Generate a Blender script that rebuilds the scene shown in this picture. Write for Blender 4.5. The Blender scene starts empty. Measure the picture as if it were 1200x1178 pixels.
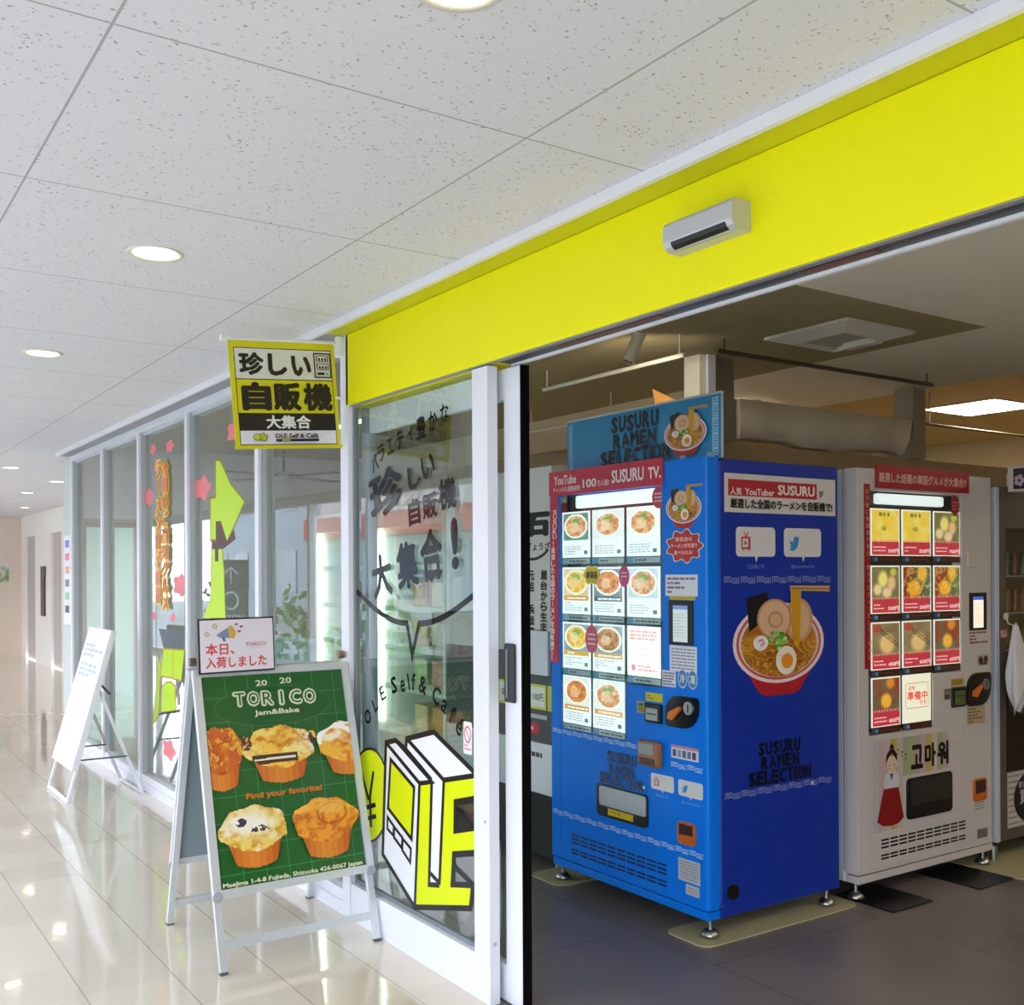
import bpy, bmesh, math, random
import numpy as np
from mathutils import Matrix, Vector
C = bpy.context.scene.collection
SC = bpy.context.scene
random.seed(7)
PI = math.pi

# ---------------------------------------------------------------- camera, sky, exposure
FPX, CX, CY, CAMH, ROLL, YAW = 1232.0, 600.0, 671.0, 1.42, 0.005, math.radians(55.86)
CF = Vector((-math.sin(YAW), math.cos(YAW), 0))
_r0 = Vector((math.cos(YAW), math.sin(YAW), 0)); _u0 = Vector((0, 0, 1))
CR = _r0*math.cos(ROLL) - _u0*math.sin(ROLL)
CU = _u0*math.cos(ROLL) + _r0*math.sin(ROLL)
CO = Vector((0, 0, CAMH))
cam = bpy.data.cameras.new('camera'); camo = bpy.data.objects.new('camera', cam); C.objects.link(camo)
camo.matrix_world = Matrix(((CR.x, CU.x, -CF.x, CO.x), (CR.y, CU.y, -CF.y, CO.y), (CR.z, CU.z, -CF.z, CO.z), (0, 0, 0, 1)))
cam.sensor_fit = 'HORIZONTAL'; cam.sensor_width = 36; cam.lens = FPX/1200*36
cam.shift_y = (CY-589)/1200
cam.clip_start = 0.05; cam.clip_end = 300
SC.camera = camo
w = bpy.data.worlds.new('world'); SC.world = w; w.use_nodes = True
nt = w.node_tree; nt.nodes.clear()
wo = nt.nodes.new('ShaderNodeOutputWorld'); bg = nt.nodes.new('ShaderNodeBackground')
tc = nt.nodes.new('ShaderNodeTexCoord'); sx = nt.nodes.new('ShaderNodeSeparateXYZ'); rp = nt.nodes.new('ShaderNodeValToRGB')
nt.links.new(tc.outputs['Generated'], sx.inputs[0]); nt.links.new(sx.outputs['Z'], rp.inputs[0])
rp.color_ramp.elements[0].position = 0.0; rp.color_ramp.elements[0].color = (0.93, 0.95, 1.0, 1)
rp.color_ramp.elements[1].position = 0.6; rp.color_ramp.elements[1].color = (0.62, 0.78, 1.0, 1)
nt.links.new(rp.outputs[0], bg.inputs['Color']); bg.inputs['Strength'].default_value = 7.2
nt.links.new(bg.outputs[0], wo.inputs['Surface'])
SC.view_settings.view_transform = 'Standard'; SC.view_settings.look = 'None'
SC.view_settings.gamma = 1.0; SC.view_settings.use_curve_mapping = False
SC.view_settings.exposure = 0.0
SC.cycles.max_bounces = 10; SC.cycles.diffuse_bounces = 5; SC.cycles.glossy_bounces = 5
SC.cycles.transparent_max_bounces = 24; SC.cycles.sample_clamp_indirect = 6.0

# ---------------------------------------------------------------- colours and materials
def s2l(v): return v/12.92 if v <= 0.04045 else ((v+0.055)/1.055)**2.4
def col(h):
    if isinstance(h, str):
        h = h.lstrip('#'); return tuple(s2l(int(h[i:i+2], 16)/255) for i in (0, 2, 4))
    return tuple(s2l(x) for x in h)
MC = {}
def mat(name, h, rough=0.5, metal=0.0, vary=0.03, scale=6.0, bump=0.0, spec=0.5, coat=0.0):
    if name in MC: return MC[name]
    m = bpy.data.materials.new(name); m.use_nodes = True; n = m.node_tree; b = n.nodes['Principled BSDF']
    c = col(h)
    tx = n.nodes.new('ShaderNodeTexCoord'); no = n.nodes.new('ShaderNodeTexNoise'); no.inputs['Scale'].default_value = scale; no.inputs['Detail'].default_value = 4
    n.links.new(tx.outputs['Object'], no.inputs['Vector'])
    mx = n.nodes.new('ShaderNodeMix'); mx.data_type = 'RGBA'
    mx.inputs[6].default_value = tuple(x*(1-vary) for x in c)+(1,); mx.inputs[7].default_value = tuple(min(1, x*(1+vary)) for x in c)+(1,)
    n.links.new(no.outputs['Fac'], mx.inputs[0]); n.links.new(mx.outputs[2], b.inputs['Base Color'])
    b.inputs['Roughness'].default_value = rough; b.inputs['Metallic'].default_value = metal
    b.inputs['Specular IOR Level'].default_value = spec; b.inputs['Coat Weight'].default_value = coat
    if bump:
        bp = n.nodes.new('ShaderNodeBump'); bp.inputs['Strength'].default_value = bump; bp.inputs['Distance'].default_value = 0.002
        n.links.new(no.outputs['Fac'], bp.inputs['Height']); n.links.new(bp.outputs[0], b.inputs['Normal'])
    MC[name] = m; return m
def emit(name, h, s):
    if name in MC: return MC[name]
    m = bpy.data.materials.new(name); m.use_nodes = True; b = m.node_tree.nodes['Principled BSDF']
    b.inputs['Base Color'].default_value = col(h)+(1,); b.inputs['Emission Color'].default_value = col(h)+(1,); b.inputs['Emission Strength'].default_value = s
    MC[name] = m; return m
def glass(name, tint='#ffffff', refl=1.0, rough=0.0):
    if name in MC: return MC[name]
    m = bpy.data.materials.new(name); m.use_nodes = True; n = m.node_tree; n.nodes.clear()
    o = n.nodes.new('ShaderNodeOutputMaterial'); t = n.nodes.new('ShaderNodeBsdfTransparent'); g = n.nodes.new('ShaderNodeBsdfGlossy')
    t.inputs['Color'].default_value = col(tint)+(1,); g.inputs['Roughness'].default_value = rough; g.inputs['Color'].default_value = (1, 1, 1, 1)
    f = n.nodes.new('ShaderNodeFresnel'); f.inputs['IOR'].default_value = 1.5
    mu = n.nodes.new('ShaderNodeMath'); mu.operation = 'MULTIPLY'; mu.inputs[1].default_value = refl; mu.use_clamp = True
    ge = n.nodes.new('ShaderNodeNewGeometry'); iv = n.nodes.new('ShaderNodeMath'); iv.operation = 'SUBTRACT'; iv.inputs[0].default_value = 1; n.links.new(ge.outputs['Backfacing'], iv.inputs[1])
    m2 = n.nodes.new('ShaderNodeMath'); m2.operation = 'MULTIPLY'; n.links.new(f.outputs[0], m2.inputs[0]); n.links.new(iv.outputs[0], m2.inputs[1]); n.links.new(m2.outputs[0], mu.inputs[0])
    mx = n.nodes.new('ShaderNodeMixShader'); n.links.new(mu.outputs[0], mx.inputs[0]); n.links.new(t.outputs[0], mx.inputs[1]); n.links.new(g.outputs[0], mx.inputs[2])
    n.links.new(mx.outputs[0], o.inputs['Surface']); MC[name] = m; return m
def printmat(name, rough=0.5, glow=0.0, coat=0.0, spec=0.5):
    if name in MC: return MC[name]
    m = bpy.data.materials.new(name); m.use_nodes = True; n = m.node_tree; b = n.nodes['Principled BSDF']
    a = n.nodes.new('ShaderNodeAttribute'); a.attribute_name = 'Col'
    n.links.new(a.outputs['Color'], b.inputs['Base Color']); b.inputs['Roughness'].default_value = rough; b.inputs['Coat Weight'].default_value = coat; b.inputs['Specular IOR Level'].default_value = spec
    if glow:
        n.links.new(a.outputs['Color'], b.inputs['Emission Color']); b.inputs['Emission Strength'].default_value = glow
    MC[name] = m; return m
FIN = {'paper': lambda: printmat('printed_paper', 0.55), 'vinyl': lambda: printmat('printed_vinyl', 0.28), 'lit': lambda: printmat('backlit_print', 0.4, 0.95),
       'glareblue': lambda: printmat('daylight_glare_print', 0.4, 0.95), 'screen': lambda: printmat('screen_print', 0.2, 1.2), 'sticker': lambda: printmat('glass_sticker', 0.4, spec=0.25), 'glossink': lambda: printmat('glossy_black_film', 0.04, spec=0.2)}  # cards of the blue machine glow to stand in for daylight glare

# ---------------------------------------------------------------- objects
def setp(o, label=None, cat=None, group=None, kind=None):
    if label: o['label'] = label
    if cat: o['category'] = cat
    if group: o['group'] = group
    if kind: o['kind'] = kind
    return o
def empty(name, loc=(0, 0, 0), rz=0, label=None, cat=None, group=None, kind=None):
    o = bpy.data.objects.new(name, None); C.objects.link(o); o.location = loc; o.rotation_euler = (0, 0, rz); o.empty_display_size = 0.1
    return setp(o, label, cat, group, kind)
def world_of(o):
    m = o.matrix_basis.copy()
    return world_of(o.parent) @ m if o.parent else m
def place(o, M, parent=None):
    """give o the world matrix M under parent"""
    if parent is not None:
        o.parent = parent; o.matrix_basis = world_of(parent).inverted() @ M
    else: o.matrix_basis = M

class MB:
    """collects solid shapes in the parent's local space (or world space) into one mesh"""
    def __init__(s): s.v = []; s.f = []; s.mi = []; s.sm = []; s.cur = 0
    def m(s, i): s.cur = i; return s
    def add(s, vs, fs, smooth=False):
        k = len(s.v); s.v += [tuple(x) for x in vs]
        for f in fs: s.f.append([k+i for i in f]); s.mi.append(s.cur); s.sm.append(smooth)
        return s
    def addbm(s, bm, smooth=False):
        bm.verts.index_update(); s.add([v.co for v in bm.verts], [[v.index for v in f.verts] for f in bm.faces], smooth); bm.free(); return s
    def box(s, x0, y0, z0, x1, y1, z1, bev=0.0, seg=2):
        x0, x1 = sorted((x0, x1)); y0, y1 = sorted((y0, y1)); z0, z1 = sorted((z0, z1))
        if not bev:
            return s.add([(x, y, z) for z in (z0, z1) for y in (y0, y1) for x in (x0, x1)],
                         [(0, 2, 3, 1), (4, 5, 7, 6), (0, 1, 5, 4), (2, 6, 7, 3), (0, 4, 6, 2), (1, 3, 7, 5)])
        bm = bmesh.new(); bmesh.ops.create_cube(bm, size=1)
        for v in bm.verts: v.co = Vector(((x0+x1)/2+v.co.x*(x1-x0), (y0+y1)/2+v.co.y*(y1-y0), (z0+z1)/2+v.co.z*(z1-z0)))
        bmesh.ops.bevel(bm, geom=bm.edges[:], offset=min(bev, (x1-x0)*.45, (y1-y0)*.45, (z1-z0)*.45), segments=seg, affect='EDGES', profile=0.5)
        return s.addbm(bm)
    def obox(s, c, ax, ay, az, hx, hy, hz):
        """box from centre, three unit axes and half sizes"""
        c = Vector(c); ax, ay, az = Vector(ax), Vector(ay), Vector(az)
        vs = [c+ax*hx*i+ay*hy*j+az*hz*k for k in (-1, 1) for j in (-1, 1) for i in (-1, 1)]
        return s.add(vs, [(0, 2, 3, 1), (4, 5, 7, 6), (0, 1, 5, 4), (2, 6, 7, 3), (0, 4, 6, 2), (1, 3, 7, 5)])
    def bar(s, a, b, w, t, up=(0, 0, 1)):
        a, b = Vector(a), Vector(b); d = (b-a); L = d.length; d.normalize(); x = d.cross(Vector(up))
        if x.length < 1e-4: x = d.cross(Vector((1, 0, 0)))
        x.normalize(); y = x.cross(d)
        return s.obox((a+b)/2, x, y, d, w/2, t/2, L/2)
    def cyl(s, a, b, r, n=16, r2=None, cap=True):
        a, b = Vector(a), Vector(b); d = (b-a).normalized(); x = d.orthogonal().normalized(); y = d.cross(x); r2 = r if r2 is None else r2
        vs = []
        for p, q in ((a, r), (b, r2)):
            vs += [p+x*q*math.cos(2*PI*i/n)+y*q*math.sin(2*PI*i/n) for i in range(n)]
        s.add(vs, [(i, (i+1) % n, n+(i+1) % n, n+i) for i in range(n)], True)
        if cap: s.add(vs[:n], [tuple(reversed(range(n)))]); s.add(vs[n:], [tuple(range(n))])
        return s
    def tube(s, pts, r, n=8):
        pts = [Vector(p) for p in pts]; rings = []; x = None
        for i, p in enumerate(pts):
            d = (pts[min(i+1, len(pts)-1)]-pts[max(i-1, 0)]).normalized()
            x = d.orthogonal().normalized() if x is None else (x-d*x.dot(d)).normalized()
            y = d.cross(x); rings.append([p+x*r*math.cos(2*PI*k/n)+y*r*math.sin(2*PI*k/n) for k in range(n)])
        vs = [v for g in rings for v in g]
        fs = [(i*n+k, i*n+(k+1) % n, (i+1)*n+(k+1) % n, (i+1)*n+k) for i in range(len(pts)-1) for k in range(n)]
        s.add(vs, fs, True); s.add(rings[0], [tuple(reversed(range(n)))]); s.add(rings[-1], [tuple(range(n))]); return s
    def prism(s, poly, z0, z1, M=None):
        """poly in xy, extruded z0..z1, optional matrix"""
        M = M or Matrix(); n = len(poly); vs = [M @ Vector((p[0], p[1], z)) for z in (z0, z1) for p in poly]
        return s.add(vs, [(i, (i+1) % n, n+(i+1) % n, n+i) for i in range(n)]+[tuple(reversed(range(n))), tuple(range(n, 2*n))])
    def lathe(s, c, prof, n=24):
        vs = []; c = Vector(c)
        for r, z in prof: vs += [c+Vector((r*math.cos(2*PI*i/n), r*math.sin(2*PI*i/n), z)) for i in range(n)]
        return s.add(vs, [(j*n+i, j*n+(i+1) % n, (j+1)*n+(i+1) % n, (j+1)*n+i) for j in range(len(prof)-1) for i in range(n)], True)
    def build(s, name, mats, parent=None, M=None, **kw):
        me = bpy.data.meshes.new(name); me.from_pydata(s.v, [], s.f)
        if not isinstance(mats, (list, tuple)): mats = [mats]
        for m in mats: me.materials.append(m)
        me.polygons.foreach_set('material_index', s.mi); me.polygons.foreach_set('use_smooth', s.sm); me.validate(); me.update()
        bm = bmesh.new(); bm.from_mesh(me); bmesh.ops.recalc_face_normals(bm, faces=bm.faces[:]); bm.to_mesh(me); bm.free()
        o = bpy.data.objects.new(name, me); C.objects.link(o)
        if parent is not None: o.parent = parent
        if M is not None: o.matrix_basis = M
        return setp(o, kw.get('label'), kw.get('cat'), kw.get('group'), kw.get('kind'))

# ---------------------------------------------------------------- flat printed graphics
_TX = {}
def glyphs(s, bold, res=2):
    k = (s, round(bold, 4))
    if k in _TX: return _TX[k]
    cu = bpy.data.curves.new('lettering', 'FONT'); cu.body = s; cu.resolution_u = res; cu.offset = bold
    ob = bpy.data.objects.new('lettering', cu); me = ob.to_mesh()
    vs = [(v.co.x, v.co.y) for v in me.vertices]; fs = [tuple(p.vertices) for p in me.polygons]
    ob.to_mesh_clear(); bpy.data.objects.remove(ob); bpy.data.curves.remove(cu)
    _TX[k] = (vs, fs); return _TX[k]
class Panel:
    def __init__(s, o, u, v): s.o = Vector(o); s.u = Vector(u).normalized(); s.n = s.u.cross(Vector(v)).normalized(); s.v = s.n.cross(s.u)
    def M(s): return Matrix(((s.u.x, s.v.x, s.n.x, s.o.x), (s.u.y, s.v.y, s.n.y, s.o.y), (s.u.z, s.v.z, s.n.z, s.o.z), (0, 0, 0, 1)))
    def px(s, x, y):
        d = CF+CR*((x-CX)/FPX)+CU*((CY-y)/FPX); t = (s.o-CO).dot(s.n)/d.dot(s.n); p = CO+d*t-s.o
        return (p.dot(s.u), p.dot(s.v))
class G:
    """a printed sheet: flat shapes stacked in hair-thin layers on a panel"""
    def __init__(s, panel, fin='vinyl', step=0.00025, z=0.0006):
        s.p = panel; s.v = []; s.f = []; s.c = []; s.mi = []; s.fins = [fin]; s.fi = 0; s.z = z; s.step = step; s.res = 2
    def fin(s, f):
        if f not in s.fins: s.fins.append(f)
        s.fi = s.fins.index(f); return s
    def _add(s, pts, fs, c):
        k = len(s.v); s.v += [(p[0], p[1], s.z) for p in pts]
        for f in fs: s.f.append([k+i for i in f]); s.c.append(c); s.mi.append(s.fi)
        s.z += s.step; return s
    def poly(s, pts, h):
        a = sum(pts[i-1][0]*pts[i][1]-pts[i][0]*pts[i-1][1] for i in range(len(pts)))
        if a < 0: pts = pts[::-1]
        return s._add(pts, [tuple(range(len(pts)))], col(h))
    def rect(s, x0, y0, x1, y1, h): return s.poly([(x0, y0), (x1, y0), (x1, y1), (x0, y1)], h)
    def slab(s, x0, y0, x1, y1, t, h):
        """a sheet with thickness t, starting on the panel"""
        x0, x1 = sorted((x0, x1)); y0, y1 = sorted((y0, y1)); k = len(s.v)
        s.v += [(x, y, z) for z in (0.0, t) for (x, y) in ((x0, y0), (x1, y0), (x1, y1), (x0, y1))]
        for f in ((3, 2, 1, 0), (4, 5, 6, 7), (0, 1, 5, 4), (1, 2, 6, 5), (2, 3, 7, 6), (3, 0, 4, 7)): s.f.append([k+i for i in f]); s.c.append(col(h)); s.mi.append(s.fi)
        s.z = t+s.step; return s
    def rrect(s, x0, y0, x1, y1, r, h, n=5):
        x0, x1 = sorted((x0, x1)); y0, y1 = sorted((y0, y1)); return s.poly(rr(x0, y0, x1, y1, r, n), h)
    def ell(s, cx, cy, rx, ry, h, n=28, a0=0.0, a1=2*PI, rot=0.0):
        full = abs(a1-a0-2*PI) < 1e-6; N = n if full else n+1
        P = [(math.cos(a0+(a1-a0)*i/n)*rx, math.sin(a0+(a1-a0)*i/n)*ry) for i in range(N)]
        cr, sr = math.cos(rot), math.sin(rot); return s.poly([(cx+a*cr-b*sr, cy+a*sr+b*cr) for a, b in P], h)
    def line(s, pts, w, h, closed=False):
        pts = [Vector((p[0], p[1])) for p in pts]; n = len(pts); L = []; R = []
        for i in range(n):
            a = pts[i-1] if (i or closed) else None; b = pts[(i+1) % n] if (i < n-1 or closed) else None
            d1 = (pts[i]-a).normalized() if a is not None else None; d2 = (b-pts[i]).normalized() if b is not None else None
            d1 = d1 or d2; d2 = d2 or d1; n1 = Vector((-d1.y, d1.x)); n2 = Vector((-d2.y, d2.x)); m = (n1+n2)
            m = m.normalized() if m.length > 1e-4 else n1
            k = w/2/max(0.35, m.dot(n1)); L.append(pts[i]+m*k); R.append(pts[i]-m*k)
        fs = [(i, (i+1) % n, n+(i+1) % n, n+i) for i in range(n if closed else n-1)]
        fs = [tuple(reversed(f)) for f in fs]
        return s._add([(p.x, p.y) for p in L+R], fs, col(h))
    def text(s, t, x0, y0, x1, y1, h, bold=0.0, rot=0.0, fit=True, align='c', skew=0.0, ref=None):
        """t filled into the box (x0,y0)-(x1,y1); fit=False keeps the letter shapes; bold thickens the strokes by a share of the letter height"""
        vs, fs = glyphs(t, 0.0, s.res)
        if not vs: return s
        x0, x1 = sorted((x0, x1)); y0, y1 = sorted((y0, y1)); bd = max(0.0, bold); rf = bd if ref is None else ref
        ax, bx = min(p[0] for p in vs), max(p[0] for p in vs); ay, by = min(p[1] for p in vs), max(p[1] for p in vs)
        ax -= rf*.8; bx += rf*.8; ay -= rf*.8; by += rf*.8
        kx = (x1-x0)/max(1e-6, bx-ax); ky = (y1-y0)/max(1e-6, by-ay)
        if not fit: kx = ky = min(kx, ky)
        mx, my = (ax+bx)/2, (ay+by)/2; cx, cy = (x0+x1)/2, (y0+y1)/2
        if not fit and align == 'l': cx = x0+(bx-ax)*kx/2
        if not fit and align == 'r': cx = x1-(bx-ax)*kx/2
        cr, sr = math.cos(rot), math.sin(rot); k = len(s.v); c = col(h)
        n = 0 if bd < .008 else (4 if bd < .03 else 8)
        offs = [(0, 0)]+[(bd*.8*math.cos(2*PI*i/n+.4), bd*.8*math.sin(2*PI*i/n+.4)) for i in range(n)]
        for ox, oy in offs:
            k = len(s.v); s.z += 5e-5
            for a, b in vs:
                a, b = (a+ox-mx)*kx, (b+oy-my)*ky; a += b*skew; s.v.append((cx+a*cr-b*sr, cy+a*sr+b*cr, s.z))
            for f in fs: s.f.append([k+i for i in f]); s.c.append(c); s.mi.append(s.fi)
        s.z += s.step; return s
    def vtext(s, t, cx, ytop, ybot, size, h, bold=0.02, ref=None):
        n = len(t); st = (ytop-ybot)/n
        for i, ch in enumerate(t):
            if ch == ' ': continue
            y = ytop-st*(i+.5)
            if ch in 'ー～': q_ = size*(.05+(bold-(ref if ref is not None else bold))*.8); s.rect(cx-q_, y-st*.36, cx+q_, y+st*.36, h); continue
            k = 0.62 if ch in 'ゃゅょっャュョッァィ' else (0.3 if ch in '、。' else 1)
            hx = size*(0.12 if ch in '!！' else 0.5)*k; o = size*.25 if ch in '、。' else 0
            s.text(ch, cx-hx+o, y-min(st, size)*.46*k+o, cx+hx+o, y+min(st, size)*.46*k+o, h, bold, ref=ref)
        return s
    # pixel-addressed versions: a box or points read off the photograph and cast onto the panel's own plane
    def P(s, *pp): return [s.p.px(*q) for q in pp]
    def polyp(s, pts, h): return s.poly(s.P(*pts), h)
    def rectp(s, x0, y0, x1, y1, h): a, b = s.P((x0, y0), (x1, y1)); return s.rect(a[0], a[1], b[0], b[1], h)
    def linep(s, pts, w, h, closed=False): return s.line(s.P(*pts), w, h, closed)
    def textp(s, t, x0, y0, x1, y1, h, **k): a, b = s.P((x0, y0), (x1, y1)); return s.text(t, a[0], a[1], b[0], b[1], h, **k)
    def raster(s, fn, x0, y0, x1, y1, nx, ny):
        """a printed picture: fn(U,V)->(rgb in sRGB, mask) sampled on a grid of small faces, U right, V up in 0..1"""
        x0, x1 = sorted((x0, x1)); y0, y1 = sorted((y0, y1))
        U, V = np.meshgrid((np.arange(nx)+.5)/nx, (np.arange(ny)+.5)/ny); rgb, mk = fn(U, V); rgb = np.clip(rgb, 0, 1)
        lin = np.where(rgb <= .04045, rgb/12.92, ((rgb+.055)/1.055)**2.4); k = len(s.v)
        for j in range(ny+1):
            for i in range(nx+1): s.v.append((x0+(x1-x0)*i/nx, y0+(y1-y0)*j/ny, s.z))
        for j in range(ny):
            for i in range(nx):
                if mk[j, i] > 0.5:
                    q = k+j*(nx+1)+i; s.f.append([q, q+1, q+nx+2, q+nx+1]); s.c.append(tuple(lin[j, i])); s.mi.append(s.fi)
        s.z += s.step; return s
    def build(s, name, parent=None, **kw):
        me = bpy.data.meshes.new(name); me.from_pydata(s.v, [], s.f)
        for f in s.fins: me.materials.append(FIN[f]())
        me.polygons.foreach_set('material_index', s.mi)
        at = me.color_attributes.new('Col', 'FLOAT_COLOR', 'CORNER'); buf = []
        for p in me.polygons: buf += list(s.c[p.index]+(1.0,))*p.loop_total
        at.data.foreach_set('color', buf); me.update()
        o = bpy.data.objects.new(name, me); C.objects.link(o); place(o, s.p.M(), parent)
        return setp(o, kw.get('label'), kw.get('cat'), kw.get('group'), kw.get('kind'))
def rr(x0, y0, x1, y1, r, n=5):
    P = []
    for cx, cy, a in ((x1-r, y1-r, 0), (x0+r, y1-r, PI/2), (x0+r, y0+r, PI), (x1-r, y0+r, 1.5*PI)):
        P += [(cx+r*math.cos(a+PI/2*i/n), cy+r*math.sin(a+PI/2*i/n)) for i in range(n+1)]
    return P

# ---------------------------------------------------------------- painted pictures (what is printed on posters and cards)
_rng = np.random.default_rng(5)
_LAT = _rng.random((64, 64))
def vn(x, y):
    xi = np.floor(x).astype(int); yi = np.floor(y).astype(int); fx = x-xi; fy = y-yi; fx = fx*fx*(3-2*fx); fy = fy*fy*(3-2*fy)
    g = lambda a, b: _LAT[a % 64, b % 64]
    return (g(xi, yi)*(1-fx)+g(xi+1, yi)*fx)*(1-fy)+(g(xi, yi+1)*(1-fx)+g(xi+1, yi+1)*fx)*fy
def fbm(x, y, o=3):
    t = 0; a = .5; 
    for i in range(o): t = t+a*vn(x*2**i+17*i, y*2**i+5*i); a *= .5
    return t/(1-.5**o)
def lerp(a, b, t): return np.asarray(a)[None, None, :]*(1-t[..., None])+np.asarray(b)[None, None, :]*t[..., None] if np.ndim(a) == 1 else a*(1-t[..., None])+(np.asarray(b)[None, None, :] if np.ndim(b) == 1 else b)*t[..., None]
def hx(h): h = h.lstrip('#'); return np.array([int(h[i:i+2], 16)/255 for i in (0, 2, 4)])
# ---------------------------------------------------------------- materials of the place
def floor_tile():
    m = bpy.data.materials.new('glossy_beige_tile'); m.use_nodes = True; n = m.node_tree; b = n.nodes['Principled BSDF']; L = n.links.new
    g = n.nodes.new('ShaderNodeNewGeometry'); sep = n.nodes.new('ShaderNodeSeparateXYZ'); L(g.outputs['Position'], sep.inputs[0])
    def M(op, a, bb=None):
        q = n.nodes.new('ShaderNodeMath'); q.operation = op
        for i, v in enumerate((a, bb)):
            if v is None: continue
            if isinstance(v, (int, float)): q.inputs[i].default_value = v
            else: L(v, q.inputs[i])
        return q.outputs[0]
    def joint(o, per, wd):
        f = M('FRACT', M('DIVIDE', M('ADD', o, 90.0+0.11), per)); d = M('ABSOLUTE', M('SUBTRACT', f, 0.5)); return M('GREATER_THAN', d, 0.5-wd/per/2)
    jy = joint(sep.outputs['Y'], 0.303, 0.006); jx = joint(sep.outputs['X'], 0.303, 0.005)
    cx = M('FLOOR', M('DIVIDE', M('ADD', sep.outputs['X'], 90.11), 0.303)); cy = M('FLOOR', M('DIVIDE', M('ADD', sep.outputs['Y'], 90.11), 0.303))
    cmb = n.nodes.new('ShaderNodeCombineXYZ'); L(cx, cmb.inputs[0]); L(cy, cmb.inputs[1])
    wn = n.nodes.new('ShaderNodeTexWhiteNoise'); L(cmb.outputs[0], wn.inputs['Vector'])
    no = n.nodes.new('ShaderNodeTexNoise'); no.inputs['Scale'].default_value = 2.4; no.inputs['Detail'].default_value = 5; L(g.outputs['Position'], no.inputs['Vector'])
    mx = n.nodes.new('ShaderNodeMix'); mx.data_type = 'RGBA'; mx.inputs[6].default_value = col('#dccab4')+(1,); mx.inputs[7].default_value = col('#eddfcb')+(1,)
    L(M('ADD', M('MULTIPLY', wn.outputs['Value'], 0.5), M('MULTIPLY', no.outputs['Fac'], 0.5)), mx.inputs[0])
    m2 = n.nodes.new('ShaderNodeMix'); m2.data_type = 'RGBA'; m2.inputs[7].default_value = col('#b5a78d')+(1,); L(mx.outputs[2], m2.inputs[6])
    L(M('MULTIPLY', M('MAXIMUM', jy, M('MULTIPLY', jx, 0.2)), 0.75), m2.inputs[0]); L(m2.outputs[2], b.inputs['Base Color'])
    b.inputs['Roughness'].default_value = 0.07; b.inputs['Coat Weight'].default_value = 0.6; b.inputs['Coat Roughness'].default_value = 0.03
    n2 = n.nodes.new('ShaderNodeTexNoise'); n2.inputs['Scale'].default_value = 5.5; n2.inputs['Detail'].default_value = 2; L(g.outputs['Position'], n2.inputs['Vector'])
    bp = n.nodes.new('ShaderNodeBump'); bp.inputs['Strength'].default_value = 0.09; bp.inputs['Distance'].default_value = 0.01; L(n2.outputs['Fac'], bp.inputs['Height']); L(bp.outputs[0], b.inputs['Normal']); L(bp.outputs[0], b.inputs['Coat Normal'])
    return m
def ceiling_board():
    m = bpy.data.materials.new('speckled_ceiling_board'); m.use_nodes = True; n = m.node_tree; b = n.nodes['Principled BSDF']; L = n.links.new
    g = n.nodes.new('ShaderNodeNewGeometry'); sep = n.nodes.new('ShaderNodeSeparateXYZ'); L(g.outputs['Position'], sep.inputs[0])
    def M(op, a, bb=None):
        q = n.nodes.new('ShaderNodeMath'); q.operation = op
        for i, v in enumerate((a, bb)):
            if v is None: continue
            if isinstance(v, (int, float)): q.inputs[i].default_value = v
            else: L(v, q.inputs[i])
        return q.outputs[0]
    def joint(o, off, per, wd):
        f = M('FRACT', M('DIVIDE', M('ADD', o, 100*per-off+per/2), per)); d = M('ABSOLUTE', M('SUBTRACT', f, 0.5)); return M('LESS_THAN', d, wd/per/2)
    jx = joint(sep.outputs['X'], -1.993, 0.893, 0.006); jy = joint(sep.outputs['Y'], 0.477, 0.92, 0.006)
    mp = n.nodes.new('ShaderNodeMapping'); mp.inputs['Scale'].default_value = (1.0, 0.85, 1.0); mp.inputs['Rotation'].default_value = (0, 0, 0.5); L(g.outputs['Position'], mp.inputs[0])
    no = n.nodes.new('ShaderNodeTexNoise'); no.inputs['Scale'].default_value = 150; no.inputs['Detail'].default_value = 2.0; L(mp.outputs[0], no.inputs['Vector'])
    vo = n.nodes.new('ShaderNodeTexVoronoi'); vo.inputs['Scale'].default_value = 58; L(mp.outputs[0], vo.inputs['Vector'])
    n2 = n.nodes.new('ShaderNodeTexNoise'); n2.inputs['Scale'].default_value = 9; L(g.outputs['Position'], n2.inputs['Vector'])
    sp = M('MULTIPLY', M('GREATER_THAN', no.outputs['Fac'], 0.585), M('LESS_THAN', vo.outputs['Distance'], M('MULTIPLY', n2.outputs['Fac'], 0.62)))
    mx = n.nodes.new('ShaderNodeMix'); mx.data_type = 'RGBA'; mx.inputs[6].default_value = col('#e3e1e6')+(1,); mx.inputs[7].default_value = col('#a0978c')+(1,); L(M('MULTIPLY', sp, 0.85), mx.inputs[0])
    m2 = n.nodes.new('ShaderNodeMix'); m2.data_type = 'RGBA'; m2.inputs[7].default_value = col('#9a9a96')+(1,); L(mx.outputs[2], m2.inputs[6]); L(M('MULTIPLY', M('MAXIMUM', jx, jy), 0.75), m2.inputs[0])
    L(m2.outputs[2], b.inputs['Base Color']); b.inputs['Roughness'].default_value = 0.85
    return m
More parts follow.
